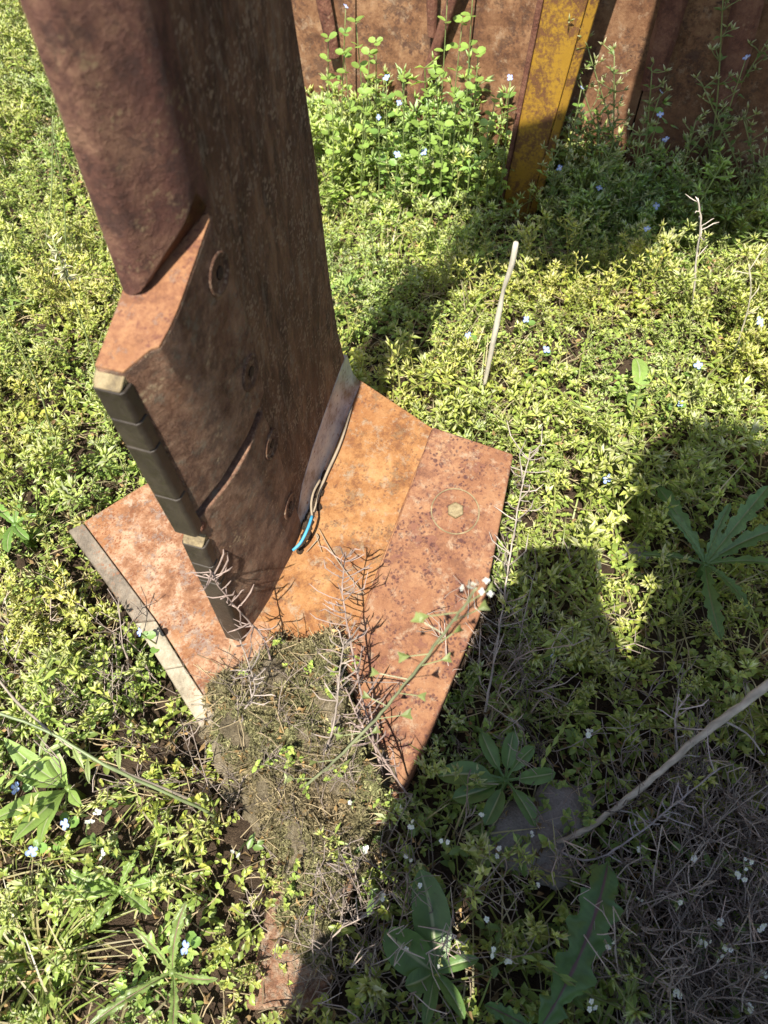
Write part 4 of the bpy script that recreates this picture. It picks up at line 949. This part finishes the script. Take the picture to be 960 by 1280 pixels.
def dry_twig(name, label, cat, ctrl, r0, r1, col, n, L, spread_=1.0, lo=.2, ups=.35, group=None):
    b0 = np.asarray(ctrl[0], float); r_ = thing(name, label, cat, b0, group); pts = stem_obj(r_, ctrl, r0, r1, M['dry'], col, 30, 6); m = Mix()
    for k in range(n):
        t = lo+(1-lo)*random.random(); i = min(29, int(t*30)); p = pts[i]; ax = pts[i+1]-pts[i]; ax /= np.linalg.norm(ax)
        sd = np.cross(ax, rdir(-1, 1)); sd /= np.linalg.norm(sd); d = sd*spread_+ax*ups; d /= np.linalg.norm(d); l = L*random.choice((.35, .6, .8, 1.0, 1.25))*random.uniform(.85, 1.15)
        jj = rdir(-1, 1)*l*.12; V, Fc = tube_arrays([p, p+d*l*.4+jj*.5, p+d*l*.75+ax*l*.06+jj, p+d*l+ax*l*random.uniform(-.05, .35)], [.0005, .0005, .0006, .0002], 4); m.add(V, Fc, np.array(col)*random.uniform(.75, 1.25))
    m.build('side_stalks', M['dry'], r_); return r_
PK = (.31, .23, .19)
dry_twig('dry_silique_plant', 'dry pinkish stalk with fine side pods rising over the orange inner plate', 'dry plant', [onz(478, 968, .05), onz(455, 880, .085), onz(438, 800, .115), onz(428, 740, .135), onz(432, 690, .15)], .0010, .0005, PK, 64, .021, lo=.12)
dry_twig('dry_silique_plant', 'dry pinkish stalk bent in front of the lowest carbide tiles', 'dry plant', [onz(345, 850, .06), onz(330, 800, .10), onz(300, 765, .14), onz(275, 735, .17), onz(262, 712, .19)], .0009, .0004, PK, 40, .016, lo=.2)
dry_twig('dry_silique_plant', 'dry grey stalk along the right edge of the outer wing plate', 'dry plant', [onz(606, 890, .03), onz(622, 800, .06), onz(634, 720, .085), onz(650, 620, .10), onz(664, 560, .11)], .0011, .0005, (.40, .34, .28), 50, .028, lo=.15)
dry_twig('dry_silique_plant', 'dry purple stalk at the nose of the right wing', 'dry plant', [onz(520, 1010, .03), onz(480, 950, .08), onz(452, 905, .10), onz(432, 860, .11)], .0010, .0005, PK, 30, .018, lo=.2)
dry_twig('dry_silique_plant', 'dry brown stalk standing on the mossy soil clod', 'dry plant', [onz(385, 985, .05), onz(415, 915, .10), onz(425, 840, .14), onz(430, 800, .155)], .0009, .0004, (.33, .27, .22), 26, .016, lo=.3)
dry_twig('dry_silique_plant', 'dry grey twig on the left of the mossy soil clod', 'dry plant', [onz(300, 960, .04), onz(300, 900, .08), onz(318, 860, .11), onz(300, 800, .14)], .0009, .0004, (.36, .30, .25), 24, .014, lo=.3)
dry_twig('dead_twig', 'pale forked dead twig upright at the upper right, in front of the shade', 'twig', [np.array([*vpt(862, 445, .70)[:2], 0.]), vpt(866, 400, .70), vpt(870, 330, .70), vpt(876, 280, .70), vpt(872, 248, .70)], .0013, .0009, (.56, .48, .40), 9, .018, lo=.55)
dry_twig('dead_twig', 'thin curved dead twig near the right edge in the sunlit weeds', 'twig', [np.array([*vpt(905, 480, .62)[:2], 0.]), vpt(925, 420, .62), vpt(938, 370, .62), vpt(936, 330, .62)], .0010, .0006, (.52, .46, .33), 7, .02, lo=.5)
dry_twig('dead_twig', 'pinkish forked dead twig in sun above the branch, right', 'twig', [onz(850, 960, .03), onz(845, 925, .06), onz(846, 890, .085), onz(862, 868, .10)], .0010, .0006, (.50, .40, .34), 10, .022, lo=.3)
dry_twig('dead_twig', 'long thin dead stalk bending through the shade below the branch', 'twig', [onz(690, 1060, .03), onz(740, 1075, .05), onz(800, 1040, .08), onz(850, 1000, .10), onz(900, 960, .11)], .0009, .0005, (.34, .29, .27), 22, .02, lo=.1)
# --- stones
def stone(px, py, r, label, sq=.6, z=.012):
    c = onz(px, py, z); bm = bmesh.new(); bmesh.ops.create_icosphere(bm, subdivisions=3, radius=1)
    V = []
    for v in bm.verts:
        k = 1+.28*mnoise.noise(Vector(v.co)*1.3+Vector((px, py, 0)))+.10*mnoise.noise(Vector(v.co)*3.7+Vector((px, 0, 0))); V.append(c+np.array([v.co.x*r*k*1.2, v.co.y*r*k, v.co.z*r*k*sq]))
    Fc = [[v.index for v in f.verts] for f in bm.faces]; bm.free()
    o = mobj('stone', V, Fc, M['stone'], origin=c, smoothf=True); tag(o, label, 'stone')
stone(652, 1048, .026, 'flat grey stone below the spoon-leaf rosette, where the dry branch ends', .45)
stone(705, 1012, .022, 'brownish stone right of the spoon-leaf rosette', .4)
stone(690, 1085, .015, 'smaller grey stone under the dry branch end', .5)
stone(795, 690, .012, 'pale stone chip at the tip of the sunlit notch between the shadows', .5)
# --- bits caught in the seam of the tine
b0 = TN(.105, .098, .028)
cb = thing('blue_cable', 'bit of bright blue cable caught beside the shank on the orange plate', 'cable', onz(372, 690, .09))
V, Fc = tube_arrays(curve_pts([onz(390, 645, .104), onz(385, 660, .103), onz(376, 678, .098), onz(366, 688, .094)], 10), .0013, 8); mobj('blue_sheath', V, Fc, M['blue'], cb, smoothf=True)
V, Fc = tube_arrays(curve_pts([onz(390, 645, .104), onz(389, 630, .108), onz(392, 615, .11), onz(400, 600, .112)], 8), .0010, 7); mobj('bare_end', V, Fc, M['straw'], cb, smoothf=True)
for lb, ctrl, r in (('pale dead leaf strip leaning on the weld beside the shank', [(392, 640), (405, 600), (425, 555), (440, 508)], .0016), ('thin dry straw running down from the weld onto the orange plate', [(398, 660), (415, 690), (436, 720), (455, 742)], .0006), ('loose pale string curled on the dirt beside the shank', [(383, 690), (392, 680), (398, 672), (395, 668), (402, 690)], .0006)):
    P_ = [corner(*q, lambda s, wv: zin(s, 0)+.004) for q in ctrl]; r *= .75; r_ = thing('straw', lb, 'straw', P_[0]); V, Fc = tube_arrays(curve_pts(P_, 16), [r*(.5+.7*math.sin(math.pi*(i+1)/18)) for i in range(17)], 6); mobj('straw_shaft', V, Fc, M['straw'], r_, smoothf=True)
m = Mix()
for k in range(26):
    t = random.random(); q = (374+30*t+random.gauss(0, 2), 694-104*t+random.gauss(0, 3)); c = corner(*q, lambda s, wv: zin(s, 0)+.001); r = random.uniform(.002, .006)
    bm = bmesh.new(); bmesh.ops.create_icosphere(bm, subdivisions=2, radius=1)
    m.add([c+np.array([v.co.x, v.co.y, v.co.z*.7])*r*(1+.35*mnoise.noise(v.co*1.7+Vector((k*3.1, 0, 0)))) for v in bm.verts], [[v.index for v in f.verts] for f in bm.faces]); bm.free()
dirt = mobj('caked_dirt', m.V, m.F, M['soil'], tine, smoothf=True); dirt['kind'] = 'stuff'

# ================================================================== THE PHOTOGRAPHER (out of frame; the shadow at lower right)
def skin_person():
    J = {}; E_ = []
    def j(n, p, r, par=None):
        J[n] = (len(J), p, r)
        if par: E_.append((J[par][0], J[n][0]))
    j('pelvis', (.06, -.46, .32), .15); j('waist', (.07, -.40, .46), .14, 'pelvis'); j('chest', (.10, -.28, .64), .155, 'waist'); j('neckb', (.12, -.20, .755), .075, 'chest'); j('neck', (.128, -.160, .815), .055, 'neckb')
    j('jaw', (.135, -.125, .86), .072, 'neck'); j('skull', (.133, -.115, .93), .09, 'jaw'); j('crown', (.131, -.12, .99), .055, 'skull')
    for s_, n_ in ((-1, 'l'), (1, 'r')):
        sh = (-.045, -.235, .70) if s_ < 0 else (.29, -.25, .71); el = (-.062, -.15, .44) if s_ < 0 else (.26, -.21, .36); wr = (-.025, -.085, .565) if s_ < 0 else (.085, -.10, .505)
        j('sh'+n_, sh, .062, 'chest'); j('ua'+n_, tuple((a+b_)/2 for a, b_ in zip(sh, el)), .052, 'sh'+n_); j('el'+n_, el, .045, 'ua'+n_); j('wr'+n_, wr, .030, 'el'+n_)
        pm = (-.020, -.05, .600) if s_ < 0 else (.064, -.055, .575); j('pm'+n_, pm, .030, 'wr'+n_)
        for f in range(4):
            b0 = (pm[0]-s_*.004, pm[1]-.004+.006*f, pm[2]+.012+.019*f-.02); b1 = (pm[0]-s_*.026, pm[1]+.012-.01+.0, b0[2]+.006); j('f%d%s' % (f, n_), b0, .0095, 'pm'+n_); j('g%d%s' % (f, n_), (b1[0], b1[1]-.012, b1[2]), .0085, 'f%d%s' % (f, n_))
        j('t'+n_, (pm[0]-s_*.012, pm[1]-.035, pm[2]+.012), .011, 'pm'+n_); j('u'+n_, (pm[0]-s_*.03, pm[1]-.042, pm[2]+.03), .009, 't'+n_)
        hp = (-.03, -.46, .30) if s_ < 0 else (.17, -.46, .30); kn = (-.085, -.17, .40) if s_ < 0 else (.30, -.14, .42); an = (-.09, -.30, .08) if s_ < 0 else (.30, -.28, .08)
        j('hp'+n_, hp, .10, 'pelvis'); j('th'+n_, tuple((a+b_)/2 for a, b_ in zip(hp, kn)), .082, 'hp'+n_); j('kn'+n_, kn, .062, 'th'+n_); j('ca'+n_, tuple(.55*a+.45*b_ for a, b_ in zip(kn, an)), .055, 'kn'+n_); j('an'+n_, an, .042, 'ca'+n_); j('to'+n_, (an[0], an[1]+.14, .03), .036, 'an'+n_)
    me = bpy.data.meshes.new('person'); org = np.array([.08, -.35, 0])
    vs = sorted(J.values()); me.from_pydata([tuple(np.array(v[1])-org) for v in vs], E_, []); me.update()
    o = bpy.data.objects.new('person', me); link(o); o.location = org
    m1 = o.modifiers.new('skin', 'SKIN'); sv = me.skin_vertices[0].data
    for i, v in enumerate(vs): sv[i].radius = (v[2], v[2])
    sv[0].use_root = True; m1.use_smooth_shade = True
    m2 = o.modifiers.new('sub', 'SUBSURF'); m2.levels = 1; m2.render_levels = 1
    m = NT('clothed_skin'); c = m.co(); sp = m.n('ShaderNodeSeparateXYZ'); m.t.links.new(c, sp.inputs[0])
    head = m.rng(sp.outputs[2], .775, .785); hy = m.rng(sp.outputs[1], .268, .275); hz_ = m.rng(sp.outputs[2], .555, .56); hand = m.math('MULTIPLY', hy, hz_); low = m.rng(sp.outputs[2], .46, .40)
    cl = m.mix(low, (.05, .055, .07), (.06, .07, .10)); col = m.mix(m.math('MAXIMUM', head, hand), cl, (.52, .33, .24)); n_ = m.noise(c, 200, 4)
    me.materials.append(m.done(m.pbr(col, .85, 0, m.bump(n_, .2, .002))))
    tag(o, 'crouching person in dark clothes holding a phone, seen only as the shadow at lower right', 'person')
    V = []; Fc = []; n1, n2 = 18, 9; c_ = np.array([.131, -.125, .935])
    for a in range(n2+1):
        th = math.pi*.56*a/n2
        for b_ in range(n1):
            f = 2*math.pi*b_/n1; k = 1+.05*mnoise.noise((math.cos(f)*2, math.sin(f)*2, th*2)); V.append(c_+np.array([math.sin(th)*math.cos(f)*.094*k, math.sin(th)*math.sin(f)*.104*k-.012, math.cos(th)*.104*k]))
    for a in range(n2):
        for b_ in range(n1): Fc.append((a*n1+b_, a*n1+(b_+1) % n1, (a+1)*n1+(b_+1) % n1, (a+1)*n1+b_))
    mobj('hair', V, Fc, M['hair'], o, smoothf=True)
skin_person()
pc = CAM-FW*.012+RT*.030-UP*.070
ph_ = thing('phone', 'phone held by the crouching person, seen only as part of the shadow', 'phone', pc)
def pbox(cn, hx, hy, hz): return prism([[cn+RT*a*hx+UP*b_*hy+FW*c_*hz for a, b_ in ((-1, -1), (1, -1), (1, 1), (-1, 1))] for c_ in (-1, 1)])
rc = [(sx*(.038-.016)+.016*math.cos(a), sy*(.076-.016)+.016*math.sin(a)) for sx, sy, a0 in ((1, 1, 0), (-1, 1, 90), (-1, -1, 180), (1, -1, 270)) for a in [math.radians(a0+d_) for d_ in (0, 22, 45, 68, 90)]]
V, Fc = prism([[pc+RT*a+UP*b_+FW*c_ for a, b_ in rc] for c_ in (-.004, .004)]); mobj('phone_case', V, Fc, M['phone'], ph_, bevel=.0015)
V, Fc = pbox(pc-FW*.0045, .035, .072, .0005); mobj('screen', V, Fc, M['hole'], ph_)
